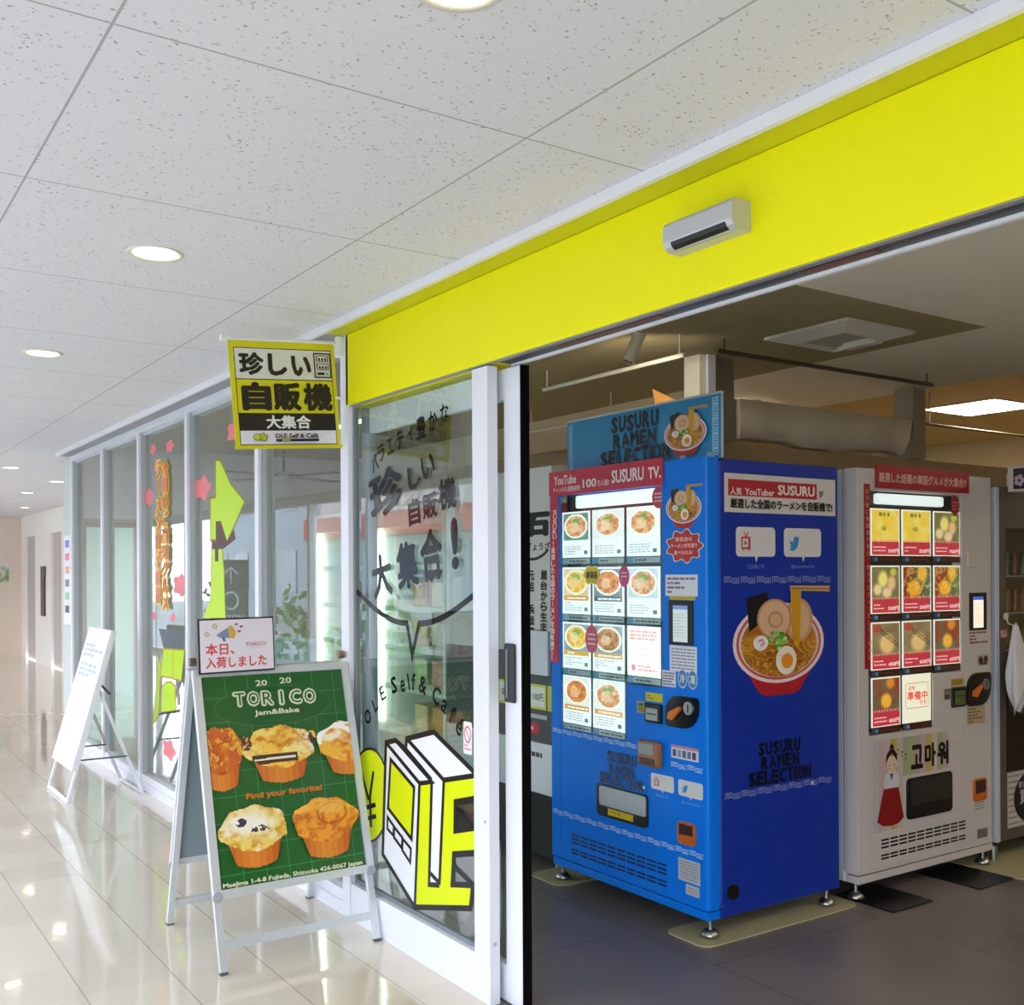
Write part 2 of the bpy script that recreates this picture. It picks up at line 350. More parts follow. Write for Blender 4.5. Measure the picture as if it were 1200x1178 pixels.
def shop_floor():
    m = bpy.data.materials.new('dark_grey_shop_floor'); m.use_nodes = True; n = m.node_tree; b = n.nodes['Principled BSDF']; L = n.links.new
    g = n.nodes.new('ShaderNodeNewGeometry'); no = n.nodes.new('ShaderNodeTexNoise'); no.inputs['Scale'].default_value = 2.2; no.inputs['Detail'].default_value = 7; no.inputs['Roughness'].default_value = 0.5; L(g.outputs['Position'], no.inputs['Vector'])
    rp = n.nodes.new('ShaderNodeValToRGB'); rp.color_ramp.elements[0].position = .25; rp.color_ramp.elements[0].color = col('#6a625f')+(1,); rp.color_ramp.elements[1].position = .8; rp.color_ramp.elements[1].color = col('#857b77')+(1,); L(no.outputs['Fac'], rp.inputs[0])
    br = n.nodes.new('ShaderNodeTexBrick'); br.offset = 0.5; br.inputs['Scale'].default_value = 1.0; br.inputs['Brick Width'].default_value = 0.91; br.inputs['Row Height'].default_value = 0.91
    br.inputs['Mortar Size'].default_value = 0.0035; br.inputs['Color1'].default_value = (1, 1, 1, 1); br.inputs['Color2'].default_value = (.93, .93, .93, 1); br.inputs['Mortar'].default_value = (.45, .45, .45, 1)
    L(g.outputs['Position'], br.inputs['Vector'])
    mx = n.nodes.new('ShaderNodeMix'); mx.data_type = 'RGBA'; mx.blend_type = 'MULTIPLY'; mx.inputs[0].default_value = 1; L(rp.outputs[0], mx.inputs[6]); L(br.outputs['Color'], mx.inputs[7]); L(mx.outputs[2], b.inputs['Base Color'])
    r2 = n.nodes.new('ShaderNodeMapRange'); r2.inputs['To Min'].default_value = 0.25; r2.inputs['To Max'].default_value = 0.38; L(no.outputs['Fac'], r2.inputs['Value']); L(r2.outputs[0], b.inputs['Roughness'])
    return m
WHITE = mat('white_paint', '#e9e8ea', 0.45); ALU = mat('white_aluminium', '#e6e6ee', 0.32); GASK = mat('grey_gasket', '#7d8286', 0.5); BLK = mat('black_plastic', '#0d0d0e', 0.35)
YEL = mat('yellow_panel', '#f6ee00', 0.5, vary=0.012, spec=0.25); STEEL = mat('brushed_steel', '#b9bbbd', 0.28, metal=1.0, scale=20); SILV = mat('silver_paint', '#c6c8c8', 0.35, metal=0.35)
BEIGE = mat('beige_wall', '#dccba4', 0.7); CEILB = mat('cream_ceiling', '#ded0a8', 0.8); BROWN = mat('brown_wall', '#a08a68', 0.75); DARK = mat('dark_metal', '#3a3733', 0.45)
GLS = glass('clear_glass', '#f2f7f4', 1.25); GLSG = glass('greenish_glass', '#e9f3ee', 1.1); CAFEW = mat('cafe_wall', '#cfd3d2', 0.7)
def struct(b, name, m, parent=None, M=None): return b.build(name, m, parent, M, kind=None if parent else 'structure')
GY = 1.865            # front plane of the shop front
# floors
struct(MB().box(-20, -1.55, -.1, 5, GY+.01, 0).box(-20, GY+.01, -.1, -9.42, 3.2, 0), 'floor', floor_tile())
struct(MB().box(-9.42, GY+.01, -.1, 5, 10, 0), 'floor.001', shop_floor())
# corridor ceiling, its white edge trim and the recess above the shop front
struct(MB().box(-20, -1.55, 2.425, 5, 1.77, 2.5).box(-20, 1.77, 2.425, -9.3, 3.25, 2.5), 'ceiling', ceiling_board())
struct(MB().box(-9.3, 1.755, 2.392, 5, 1.772, 2.424), 'trim_1', WHITE)
struct(MB().m(0).box(-3.985, 1.773, 2.40, 5, 1.99, 2.42).m(1).box(-9.3, 1.773, 2.40, -3.986, 1.99, 2.42), 'trim_2', [mat('yellow_recess_shade', '#d0ce12', .55), mat('grey_recess_shade', '#9d9da2', .6)])  # shade of the recess is mixed into the yellow and the white trim colours
struct(MB().box(-3.965, GY, 2.108, 5, 1.985, 2.399, .003), 'wall_fascia', YEL)
hb = MB().m(0).box(-3.94, GY+.004, 2.104, 5, 1.888, 2.1075).m(1).box(-2.86, 1.8885, 2.1055, 5, 1.9395, 2.1075).m(2).box(-2.86, 1.94, 2.097, 5, 1.952, 2.1075).m(3).box(-2.55, 1.90, 2.1035, -2.1, 1.93, 2.1054).box(-1.62, 1.90, 2.1035, -1.42, 1.93, 2.1054)
struct(hb, 'trim_3', [mat('rail_grey', '#8f8d92', .4), mat('dark_slot', '#2c2c30', .4), WHITE, mat('rust_brown', '#6e4a3c', .6)])
# ------------------------------------------------ corridor windows of the shop (five panes)
MX = [-9.25, -8.2, -7.18, -6.13, -4.99, -3.99]
PANE = Panel((0, GY+.0436, 0), (1, 0, 0), (0, 0, 1))
WIN = []
for i in range(5):
    a, b2 = MX[i], MX[i+1]
    e = empty('window_%d' % (i+1), ((a+b2)/2, GY, 0), kind='structure'); WIN.append(e)
    x0, x1 = a-(a+b2)/2, b2-(a+b2)/2
    f = MB().m(0).box(x0-.025, 0, .0, x0+.025, .016, 2.399).box(x0+.025, 0, 0, x1-.025, .05, .055).box(x0+.025, .01, .0551, x1-.025, .06, .10).box(x0+.025, .0, 2.355, x1-.025, .03, 2.399)
    f.m(1).box(x0-.02, .0162, 0, x0+.02, .085, 2.399).box(x0+.02, .0605, .0, x1-.02, .085, .099).box(x0+.02, .0305, 2.34, x1-.02, .085, 2.399)
    f.build('window_frame', [ALU, mat('grey_aluminium', '#bdbfc4', .4)], e)
    MB().box(x0+.02, .044, .1001, x1-.02, .051, 2.34).build('glass_pane', GLS, e)
# ------------------------------------------------ fixed glazed panel next to the sliding door
SL = empty('window_6', (-3.4, GY, 0), kind='structure')
q = lambda x: x+3.4
f = MB().m(0).box(q(-4.015), 0, 0, q(-3.945), .05, 2.399).box(q(-3.94), .0, 0, q(-2.985), .03, .15, .002).box(q(-2.985), 0, 0, q(-2.89), .04, 2.098, .002)
f.m(2).box(q(-3.94), .02, .15, q(-3.928), .042, 2.1).box(q(-3.928), .022, .15, q(-2.985), .04, .166)
f.build('window_frame', [ALU, mat('blue_grey_aluminium', '#9aa3ad', .35), GASK], SL)
MB().box(q(-3.928), .029, .166, q(-2.985), .034, 2.099).build('glass_pane', GLS, SL)
SP = Panel((0, GY+.0286, 0), (1, 0, 0), (0, 0, 1))
# ------------------------------------------------ sliding door leaf, slid open behind the fixed panel
DL = empty('door_1', (-3.4, 1.925, 0), kind='structure')
f = MB().m(0).box(q(-2.883), 0, .006, q(-2.789), .032, 2.09, .002).box(q(-2.985), .002, .006, q(-2.8835), .03, .125).box(q(-3.87), .002, .006, q(-2.9855), .03, .125).box(q(-3.87), .002, 1.99, q(-2.8835), .03, 2.09).m(2).box(q(-3.945), 0, .006, q(-3.871), .032, 2.09)
f.m(1).box(q(-2.7885), .0, .006, q(-2.783), .033, 2.09)
f.build('door_frame', [ALU, mat('black_rubber', '#060607', .8, spec=.1), mat('blue_grey_aluminium', '#9aa3ad', .35)], DL)
MB().box(q(-3.87), .013, .126, q(-2.8835), .018, 1.989).build('glass_pane', GLS, DL)
h = MB().m(0).box(q(-2.873), -.012, .995, q(-2.815), 0, 1.188, .01).m(1).box(q(-2.86), -.0135, 1.01, q(-2.85), -.0115, 1.17)
h.build('pull_handle', [mat('charcoal_handle', '#2b2d30', .4), mat('grey_mark', '#7b7f83', .5)], DL)
# screws on the post
MB().cyl((q(-2.915), .018, .60), (q(-2.915), -.001, .60), .006).cyl((q(-2.889), .02, .2), (q(-2.8885), .02, .2), .007).build('screw', STEEL, SL)
# ------------------------------------------------ far corridor end
struct(MB().box(-20.1, -1.55, 0, -19.9, 3.4, 2.425), 'wall_far', mat('far_beige_wall', '#ead9c9', .7))
def door_in_far_wall(n, x0, x1):
    e = empty('door_%d' % n, ((x0+x1)/2, 3.2, 0), kind='structure'); w2 = (x1-x0)/2
    MB().box(-w2, .04, 0, w2, .08, 2.06).build('door_panel', mat('greige_door', '#cdc3bd', .5), e)
    MB().cyl((w2-.1, .02, .98), (w2-.1, .02, 1.12), .012).cyl((w2-.1, .04, 1.0), (w2-.1, .0, 1.0), .008).build('door_handle', STEEL, e)
struct(MB().box(-19.9, 3.2, 0, -19.55, 3.4, 2.425).box(-18.65, 3.2, 0, -17.35, 3.4, 2.425).box(-16.55, 3.2, 0, -9.42, 3.4, 2.425).box(-19.55, 3.2, 2.06, -18.65, 3.4, 2.425).box(-17.35, 3.2, 2.06, -16.55, 3.4, 2.425).box(-19.55, 3.29, 0, -16.55, 3.4, 2.06), 'wall_far_side', mat('far_white_wall', '#fdfaf4', .6))
door_in_far_wall(2, -19.55, -18.65); door_in_far_wall(3, -17.35, -16.55)
struct(MB().box(-9.42, 2.42, 0, -9.28, 10, 2.8).box(-9.42, 1.9745, 1.86, -9.28, 2.4195, 2.8).box(-9.6, GY+.01, 0, -9.28, 1.974, 2.399), 'wall_cafe_end', CAFEW)
e = empty('window_7', (-9.35, 2.2, 0), kind='structure')
MB().m(0).box(-.03, -.055, 0, .09, .012, 1.859).m(1).box(-.03, -.225, 0, .03, -.2, 1.859).box(-.03, .195, 0, .03, .219, 1.859).box(-.03, -.2, 1.82, .03, -.056, 1.859).box(-.03, .0125, 1.82, .03, .1945, 1.859).build('window_frame', [mat('leaf_green_post', '#4fb85a', .5), mat('grey_aluminium', '#a9abb0', .4)], e)
MB().box(-.004, -.2, 0, .004, -.056, 1.82).box(-.004, .0125, 0, .004, .1945, 1.82).build('glass_pane', glass('cyan_glass', '#e4ffff', .6), e)
# ------------------------------------------------ window side of the corridor (behind the camera)
ow = MB().m(0).box(-20, -1.7, 0, 5, -1.56, .09).box(-20, -1.7, 2.3, 5, -1.56, 2.5)
for k in range(15): ow.box(-19.6+k*1.74, -1.68, .09, -19.53+k*1.74, -1.58, 2.3)
struct(ow, 'wall_window_side', WHITE)
struct(MB().box(5, -1.7, 0, 5.15, 10.1, 2.9), 'wall_near_end', WHITE)
struct(MB().box(.7, GY+.002, 0, 5, 1.98, 2.09), 'wall_front', WHITE)
# ------------------------------------------------ shop interior shell
struct(MB().box(-9.42, 10, 0, 5.15, 10.15, 2.9), 'wall_back', BEIGE)
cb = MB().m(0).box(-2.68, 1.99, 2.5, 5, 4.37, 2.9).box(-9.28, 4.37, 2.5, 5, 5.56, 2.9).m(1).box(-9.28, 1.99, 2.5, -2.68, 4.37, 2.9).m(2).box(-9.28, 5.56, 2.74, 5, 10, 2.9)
struct(cb, 'ceiling.001', [mat('pale_daylit_ceiling', '#f1e9d4', .8), mat('olive_shaded_ceiling', '#a3946c', .8), mat('tan_ceiling', '#cfb684', .8)])  # shade painted olive and daylight bounce painted pale on the same flat ceiling
struct(MB().box(-9.28, 1.985, 2.425, 5, 1.989, 2.9), 'wall_above_door', BEIGE)
struct(MB().box(-3.93, 3.83, 0, -3.83, 9.98, 2.08), 'wall_partition', BROWN)
struct(MB().box(-3.93, 5.44, 2.081, -3.80, 5.56, 2.499).box(-3.93, 3.86, 2.081, -3.82, 3.97, 2.499), 'column', mat('greige_post', '#8f8672', .6))
struct(MB().m(0).box(-3.9, 3.70, 0, -3.79, 3.79, 2.499).m(1).box(-3.785, 3.735, 0, -3.765, 3.785, 2.499), 'column.001', [mat('cream_post', '#fbf2e0', .5), ALU])
# outside
struct(MB().box(-60, -60, -.3, 60, -1.71, -.12), 'ground', mat('grey_pavement', '#8d8c89', .8, vary=.1))
# ---------------------------------------------------------------- helpers on G that follow the photograph
def midbox(g, x0, y0, x1, y1):
    """x range read at the middle row, y range at the middle column"""
    cx, cy = (x0+x1)/2, (y0+y1)/2
    return (g.p.px(x0, cy)[0], g.p.px(cx, y1)[1], g.p.px(x1, cy)[0], g.p.px(cx, y0)[1])
def T(g, t, x0, y0, x1, y1, h, **k):
    a = midbox(g, x0, y0, x1, y1); return g.text(t, a[0], a[1], a[2], a[3], h, **k)
def bars(g, x0, y0, x1, y1, n, h, seed=1, fill=.55):
    """rows of unreadably small print"""
    r = random.Random(seed); st = (y1-y0)/n
    for i in range(n):
        x = x0; y = y1-st*(i+.5)
        while x < x1-(x1-x0)*.06:
            wd = min(x1-x, (x1-x0)*r.uniform(.08, .25)); g.rect(x, y-st*fill/2, x+wd, y+st*fill/2, h); x += wd+(x1-x0)*.03; g.z -= g.step
            if r.random() < .1: break
    g.z += g.step; return g
def raimon(g, x, y, s, h, flip=False, ax=1.0):
    """one square fret of the noodle-bowl border, centred at x, y"""
    P = [(-.5, -.5), (-.5, .5), (.5, .5), (.5, -.25), (-.2, -.25), (-.2, .2), (.2, .2), (.2, 0)]
    if flip: P = [(-a, -b) for a, b in P]
    g.line([(x+a*s*ax, y+b*s) for a, b in P], s*.16, h); g.z -= g.step
def fret_row(g, x0, x1, y, s, n, h='#e8eef6'):
    pit = (x1-x0)/n
    for i in range(n):
        c = x0+pit*(i+.5); raimon(g, c-pit*.235, y, s*.93, h, False, pit*.4/s); raimon(g, c+pit*.235, y, s*.93, h, True, pit*.4/s)
    g.z += g.step
def fret_col(g, x, y0, y1, s, n, h='#e8eef6'):
    pit = (y1-y0)/n
    for i in range(n):
        c = y0+pit*(i+.5); raimon(g, x, c-s*.56, s*.93, h); raimon(g, x, c+s*.56, s*.93, h, True)
    g.z += g.step
def tree_copy(o, parent=None):
    c = o.copy(); C.objects.link(c); c.parent = parent
    for ch in list(o.children): tree_copy(ch, c)
    return c

# ---------------------------------------------------------------- stickers on the corridor windows
def sticker(win, name, fn, panel=None, label=None, fin='sticker'):
    g = G(panel or PANE, fin, step=7e-5, z=0.0); g.p = panel or PANE; fn(g)
    o = g.build(name, None); M = o.matrix_basis.copy(); o.parent = win; o.matrix_basis = world_of(win).inverted() @ M
    if label: o['label'] = label
    return o
LIME = '#bfe310'
def _arrow(g):
    A = [(253, 540), (258, 541), (270, 568), (286, 588), (266, 634), (259, 610), (257, 612), (257, 632), (247, 632), (247, 585), (253, 584)]
    g.linep(A, .03, '#8a7a16', True); g.polyp(A, LIME)
    B = [(248, 644), (260, 643), (262, 668), (264, 724), (247, 724)]
    g.linep(B, .02, '#8a7a16', True); g.polyp(B, LIME)
    g.polyp([(247, 700), (247, 724), (238, 724)], LIME)
    g.polyp([(253, 611), (258, 611), (266, 634), (274, 620), (276, 632), (262, 643), (256, 644), (256, 658), (252, 658), (252, 644), (248, 642), (248, 634), (253, 634)], '#4a1714')
sticker(WIN[3], 'arrow_sticker', _arrow, label='lime yellow folded arrow sticker with dark red middle')
def _tower(g):
    for t, x, ya, yb in (('ラーメン餃子唐揚', 186, 540, 708), ('全国のご当地グルメ', 195.8, 539, 716)):
        for h, bd in (('#ffd21a', .17), ('#f0642a', .035), ('#f7b08a', .0)): g.vtext(t, g.p.px(x, 620)[0], g.p.px(x, ya)[1], g.p.px(x, yb)[1], .125, h, bd, ref=.035)
sticker(WIN[2], 'vertical_lettering', _tower, label='two columns of orange and yellow vertical lettering')
def _booth(g):
    g.polyp([(186, 737), (216, 740), (213, 763), (192, 761)], '#5d6770')
    for A in ([(192, 761), (202.5, 762), (202.5, 794), (188, 792)], [(203, 762), (216, 763), (212, 797), (203, 795)], [(188, 834), (190, 806), (194, 801), (200, 800), (205, 805), (206, 834)], [(186, 770), (188, 778), (186, 838), (179, 848), (184, 800)]):
        g.linep(A, .02, '#b98a1a', True); g.polyp(A, LIME)
    g.linep([(186, 837), (211, 833)], .015, '#1c1a18'); g.linep([(189, 793), (188, 834)], .03, '#8b7f86'); g.linep([(207, 797), (210, 826)], .05, '#8b7f86')
sticker(WIN[2], 'stall_sticker', _booth, label='lime green and grey food stall sticker')
def _flower(px, py, r):
    def f(g):
        x, y = g.p.px(px, py); P = []
        for i in range(40):
            a = 2*PI*i/40; k = .78*r*(.85+.15*math.cos(5*a)); P.append((x+1.7*k*math.cos(a), y+.8*k*math.sin(a)))
        g.poly(P, '#ee7d84')
    return f
for wi, px, py, r in ((2, 174, 583, .10), (2, 211, 686, .12), (2, 198, 879, .11), (3, 237, 572, .12), (3, 275, 505, .1), (2, 179, 527, .06), (2, 199, 523, .07), (2, 181, 722, .045), (2, 203, 724, .05)):
    sticker(WIN[wi], 'flower_sticker', _flower(px, py, r))

# ---------------------------------------------------------------- lettering and drawing on the fixed glass panel
INK = '#18161a'
def _bubble(g):
    a = []
    for i in range(15):
        t = i/14; x = 415+(477-415)*t; a.append((x, 690+(730.5-690)*math.sin(t*PI/2)))
    b = [(483, 768)]
    for i in range(15):
        t = i/14; x = 491+(556-491)*t; b.append((x, 731-(731-697)*(1-math.cos(t*PI/2))*1.0))
    g.linep(a+b, .022, INK)
    L = [('バ', 439, 543, 13), ('ラ', 447, 531, 13), ('エ', 457.5, 523, 12), ('テ', 469, 516, 13), ('ィ', 481, 508, 10), ('豊', 494, 501, 16), ('か', 508, 493, 14), ('な', 522, 484, 13)]
    for i, (ch, x, y, hh) in enumerate(L):
        c = g.p.px(x, y); p0 = g.p.px(*L[max(0, i-1)][1:3]); p1 = g.p.px(*L[min(7, i+1)][1:3])
        r = math.atan2(p1[1]-p0[1], p1[0]-p0[0]); s = hh*.0026
        g.text(ch, c[0]-s*.85, c[1]-s, c[0]+s*.85, c[1]+s, INK, bold=.035, rot=r*.75)
    for ch, x0, y0, x1, y1, r in (('珍', 434, 549, 473, 604, .2), ('し', 479, 545, 494, 573, .18), ('い', 495, 532, 511, 561, .18), ('自', 480, 584, 494, 616, .12), ('販', 497, 577, 514, 608, .1), ('機', 516, 560, 537, 597, .08),
                               ('大', 438, 649, 461, 701, .18), ('集', 467, 634, 492, 690, .15), ('合', 495, 619, 521, 681, .12), ('!', 531, 606, 540, 668, .06)):
        b2 = midbox(g, x0, y0, x1, y1); g.text(ch, *b2, INK, bold=.05, rot=r)
sticker(SL, 'speech_bubble_lettering', _bubble, SP, 'black lettering above a speech bubble outline', 'glossink')
def _arc(g):
    L = [('O', 431, 840, 25), ('L', 439.5, 826, 23), ('E', 448.5, 812.5, 24), ('S', 462, 803, 27), ('e', 472.5, 804, 20), ('l', 479.5, 799, 26), ('f', 485.5, 799, 26), ('&', 496.5, 803, 27), ('C', 512.5, 815, 28), ('a', 522, 828, 21), ('f', 531.5, 838, 28), ('é', 540.5, 851, 29)]
    W = {'O': 1, 'L': .7, 'E': .75, 'S': .75, 'e': .8, 'l': .2, 'f': .5, '&': .9, 'C': .85, 'a': .8, 'é': .62}
    for i, (ch, x, y, hh) in enumerate(L):
        c = g.p.px(x, y); p0 = g.p.px(*L[max(0, i-1)][1:3]); p1 = g.p.px(*L[min(len(L)-1, i+1)][1:3])
        r = math.atan2(p1[1]-p0[1], p1[0]-p0[0]); s = hh*.00122
        g.text(ch, c[0]-s*W[ch]*.95, c[1]-s, c[0]+s*W[ch]*.95, c[1]+s, INK, bold=.035, rot=r)
sticker(SL, 'arched_lettering', _arc, SP, 'black arched OLE Self & Café lettering', 'glossink')
def _box3d(g):
    k = 5.357; Z = lambda *pp: [(420+x/k, 850+y/k) for x, y in pp]
    YL = '#dcea08'; WH = '#f0f0f6'
    e = [g.p.px(433+22*math.cos(a)*(1+.0*a), 932+53*math.sin(a)) for a in [2*PI*i/36 for i in range(36)]]
    g.line(e, .02, INK, True); g.poly(e, YL)
    g.linep(Z((20, 300), (65, 470)), .018, INK); g.linep(Z((95, 290), (70, 470)), .018, INK); g.linep(Z((72, 440), (80, 640)), .018, INK); g.linep(Z((42, 520), (108, 500)), .018, INK); g.linep(Z((48, 590), (112, 570)), .018, INK)
    OUT = Z((175, 110), (235, 95), (300, 150), (305, 85), (475, 42), (740, 305), (740, 460), (610, 482), (608, 660), (740, 640), (740, 800), (600, 810), (590, 1000), (720, 1005), (705, 1150), (355, 1142), (155, 810))
    g.polyp(OUT, WH)
    L_FR = Z((388, 375), (460, 372), (440, 1000), (590, 1000), (720, 1008), (705, 1140), (362, 1130))
    E_FR = Z((540, 350), (740, 335), (740, 465), (610, 482), (608, 665), (740, 650), (740, 795), (600, 808), (590, 1000), (515, 1008))
    g.polyp(Z((388, 375), (460, 372), (445, 1005), (362, 1130)), YL); g.polyp(Z((445, 1000), (592, 1000), (720, 1008), (705, 1140), (362, 1130)), YL); g.polyp(Z((540, 350), (600, 345), (600, 1005), (515, 1008)), YL)
    g.polyp(Z((560, 348), (740, 335), (740, 465), (560, 485)), YL); g.polyp(Z((560, 668), (740, 650), (740, 795), (560, 810)), YL)
    g.polyp(Z((205, 225), (350, 390), (338, 705), (190, 520)), YL)
    for pts in (((175, 110), (385, 365), (355, 1142)), ((385, 365), (462, 355), (235, 95)), ((305, 85), (538, 345), (740, 315)), ((538, 345), (510, 1000)), ((462, 355), (445, 1000), (510, 1005)), ((300, 150), (462, 345)), ((305, 85), (300, 150)), ((455, 930), (510, 990)),
                ((740, 470), (612, 490), (608, 665), (740, 645)), ((740, 805), (602, 815), (595, 1000), (720, 1000)), ((620, 545), (740, 650)), ((605, 890), (720, 1000))):
        g.linep(Z(*pts), .018, INK)
    g.linep(OUT, .02, INK, True); g.linep(Z((205, 215), (352, 390), (336, 715), (188, 520)), .016, INK, True)
    for a in (((185, 575), (225, 635), (220, 690), (185, 650)), ((228, 640), (278, 705), (274, 770), (226, 705)), ((282, 715), (332, 775), (328, 862), (278, 785))): g.linep(Z(*a), .013, INK, True)
sticker(SL, 'machine_drawing', _box3d, SP, 'yellow and white drawing of boxed letters beside a yen coin')
def _safety(g):
    a = midbox(g, 543, 846, 553, 884); g.rrect(*a, .008, '#eceef0'); c = g.p.px(548, 861); g.ell(c[0], c[1], .022, .03, '#e0607a'); g.ell(c[0], c[1], .016, .023, '#eceef0'); g.line([(c[0]-.012, c[1]+.016), (c[0]+.012, c[1]-.016)], .005, '#e0607a'); bars(g, a[0]+.006, a[1]+.012, a[2]-.006, a[1]+.035, 2, '#e07a8c', 3)
sticker(SL, 'safety_sticker', _safety, SP, 'small white sticker with a pink prohibition ring')

# ---------------------------------------------------------------- lamps in the corridor ceiling
def downlight(x, y, label, z=2.425, name='downlight'):
    e = empty(name, (x, y, z), label=label, cat='ceiling light', group='round downlights in the corridor ceiling')
    MB().lathe((0, 0, 0), [(.066, .02), (.068, -.001), (.083, -.006), (.086, -.002), (.086, .0)], 32).build('trim_ring', mat('white_trim_ring', '#e4ded0', .4), e)
    MB().lathe((0, 0, 0), [(.0, -.0018), (.066, -.0015)], 32).build('lamp_lens', emit('warm_white_lens', '#fff0d2', 7), e)
    return e
def onz(px, py, z):
    d = CF+CR*((px-CX)/FPX)+CU*((CY-py)/FPX); return CO+d*((z-CAMH)/d.z)
p = onz(182, 297, 2.425); DY = p.y
for (px, py), lab in zip(((537, -19), (182, 297), (50, 414)), ('round lit downlight cut by the top edge of the photo', 'round lit downlight in the second row of speckled tiles, above the leaning stand', 'small round lit downlight near the left edge, above the far corridor')):
    p = onz(px, py, 2.425); downlight(p.x, p.y, lab)
for (px, py), lab in zip(((67, 564.5), (32, 577.5), (29, 595), (13, 548)), ('flat looking lit downlight close beside the shop window corner', 'lit downlight in the far corridor, left of the window corner', 'faint downlight nearest to the far beige wall', 'pale downlight high in the far corridor at the picture edge')):
    p = onz(px, py, 2.425); downlight(p.x, min(max(p.y, -1.2), 3.0), lab)

# ---------------------------------------------------------------- door sensor
e = empty('door_sensor', (-1.855, GY, 2.258), label='silver automatic door sensor box on the yellow panel', cat='door sensor')
sm = mat('satin_silver', '#c3c2c4', .32, metal=.25)
prof = [(0, -.036), (-.042, -.036), (-.058, -.026), (-.064, -.012), (-.064, .026), (-.056, .036), (0, .036)]
RX = Matrix(((0, 0, 1, 0), (1, 0, 0, 0), (0, 1, 0, 0), (0, 0, 0, 1)))
MB().prism(prof, -.118, .118, RX).build('housing', sm, e)
MB().prism([(-.0405, -.0364), (-.0585, -.0267), (-.0628, -.0165), (-.0622, -.0155), (-.057, -.0255), (-.04, -.034)], -.092, .095, RX).build('lens_window', BLK, e)

# ---------------------------------------------------------------- hanging banner
bw, bh, ang = .448, .436, math.radians(4.3)
cen = Vector((-4.0, 1.619, 2.14))
e = empty('hanging_banner', (-4.0, 1.62, 1.92), label='yellow hanging cloth banner with white and black Japanese letter boxes', cat='banner')
bu = Vector((0, math.cos(ang), math.sin(ang))); bv = Vector((0, -math.sin(ang), math.cos(ang)))
BP = Panel(cen-bu*bw/2-bv*bh/2, bu, bv)
g = G(BP, 'paper', z=0); N = lambda s, t: (s*bw, (1-t)*bh)
BY = '#d8cf14'
g.slab(0, 0, bw, bh, .003, BY)
def nr(s0, t0, s1, t1, h): a, b = N(s0, t0), N(s1, t1); g.rect(a[0], a[1], b[0], b[1], h)
def nt_(t, s0, t0, s1, t1, h, **k): a, b = N(s0, t0), N(s1, t1); g.text(t, a[0], b[1], b[0], a[1], h, **k)
BK = '#1d0f0c'
nr(.045, .085, .965, .965, BK); nr(.052, .093, .958, .365, '#dddcd4'); nr(.052, .374, .958, .675, BY); nr(.052, .835, .958, .957, '#e6e2ea')
nt_('珍', .085, .125, .315, .335, BK, bold=.055); nt_('し', .35, .13, .53, .335, BK, bold=.06); nt_('い', .57, .145, .76, .335, BK, bold=.06)
nt_('自', .085, .395, .36, .655, BK, bold=.075); nt_('販', .375, .395, .64, .655, BK, bold=.07); nt_('機', .66, .395, .945, .655, BK, bold=.055)
nt_('大集合', .29, .695, .715, .82, '#ece9e6', bold=.04)
a = N(.79, .12); b = N(.945, .34); g.line([(a[0], a[1]), (b[0], a[1]), (b[0], b[1]), (a[0], b[1])], .005, BK, True)
for r in range(2):
    y0 = .14+r*.075; nr(.812, y0, .925, y0+.055, BK); nr(.82, y0+.006, .917, y0+.049, '#dddcd4')
    for k in range(3): nr(.83+k*.03, y0+.02, .848+k*.03, y0+.046, BK)
nr(.812, .295, .88, .318, BK); nr(.9, .3, .915, .313, BK)
c0 = N(.225, .895); g.ell(c0[0]-.012, c0[1], .017, .013, BK); g.ell(c0[0]-.012, c0[1], .0145, .0108, '#c9d31c'); g.poly([(c0[0]-.005, c0[1]-.012), (c0[0]+.022, c0[1]-.016), (c0[0]+.03, c0[1]+.006), (c0[0]+.012, c0[1]+.017), (c0[0]-.002, c0[1]+.011)], BK)
g.poly([(c0[0]-.002, c0[1]-.009), (c0[0]+.019, c0[1]-.013), (c0[0]+.026, c0[1]+.005), (c0[0]+.011, c0[1]+.014), (c0[0]+.001, c0[1]+.009)], '#c9d31c')
for k in (.004, .012): g.line([(c0[0]+k, c0[1]-.008), (c0[0]+k+.004, c0[1]+.009)], .002, BK)
nt_('OLE Self & Café', .36, .862, .77, .905, BK, bold=.035); nr(.365, .913, .775, .937, BK); nr(.42, .919, .5, .931, '#c9d31c')
g.build('banner_cloth', e)
rel = lambda v: Vector(v)-Vector((-4.0, 1.62, 1.92))
pa, pb = cen-bu*(bw/2+.014)+bv*(bh/2-.004), cen+bu*(bw/2+.02)+bv*(bh/2-.004)
m = MB().cyl(rel(pa), rel(pb), .0075, 12); m.build('pole', WHITE, e)
MB().cyl(rel(pa-bu*.012), rel(pa+bu*.006), .0125, 14).build('end_cap', mat('white_cap', '#efeff0', .35), e)
MB().box(*rel((-4.015, 1.838, 2.315)), *rel((-3.985, 1.8645, 2.40)), .005).build('wall_bracket', mat('white_cap', '#efeff0', .35), e)
pc, pd = cen-bu*(bw/2)-bv*(bh/2-.006), cen+bu*(bw/2+.01)-bv*(bh/2-.006)
MB().cyl(rel(pc), rel(pd), .006, 10).build('bottom_rod', mat('banner_hem', BY, .6), e)
MB().box(*rel((-4.01, 1.835, 2.14)), *rel((-3.995, 1.8645, 2.15)), .002).build('side_clip', WHITE, e)

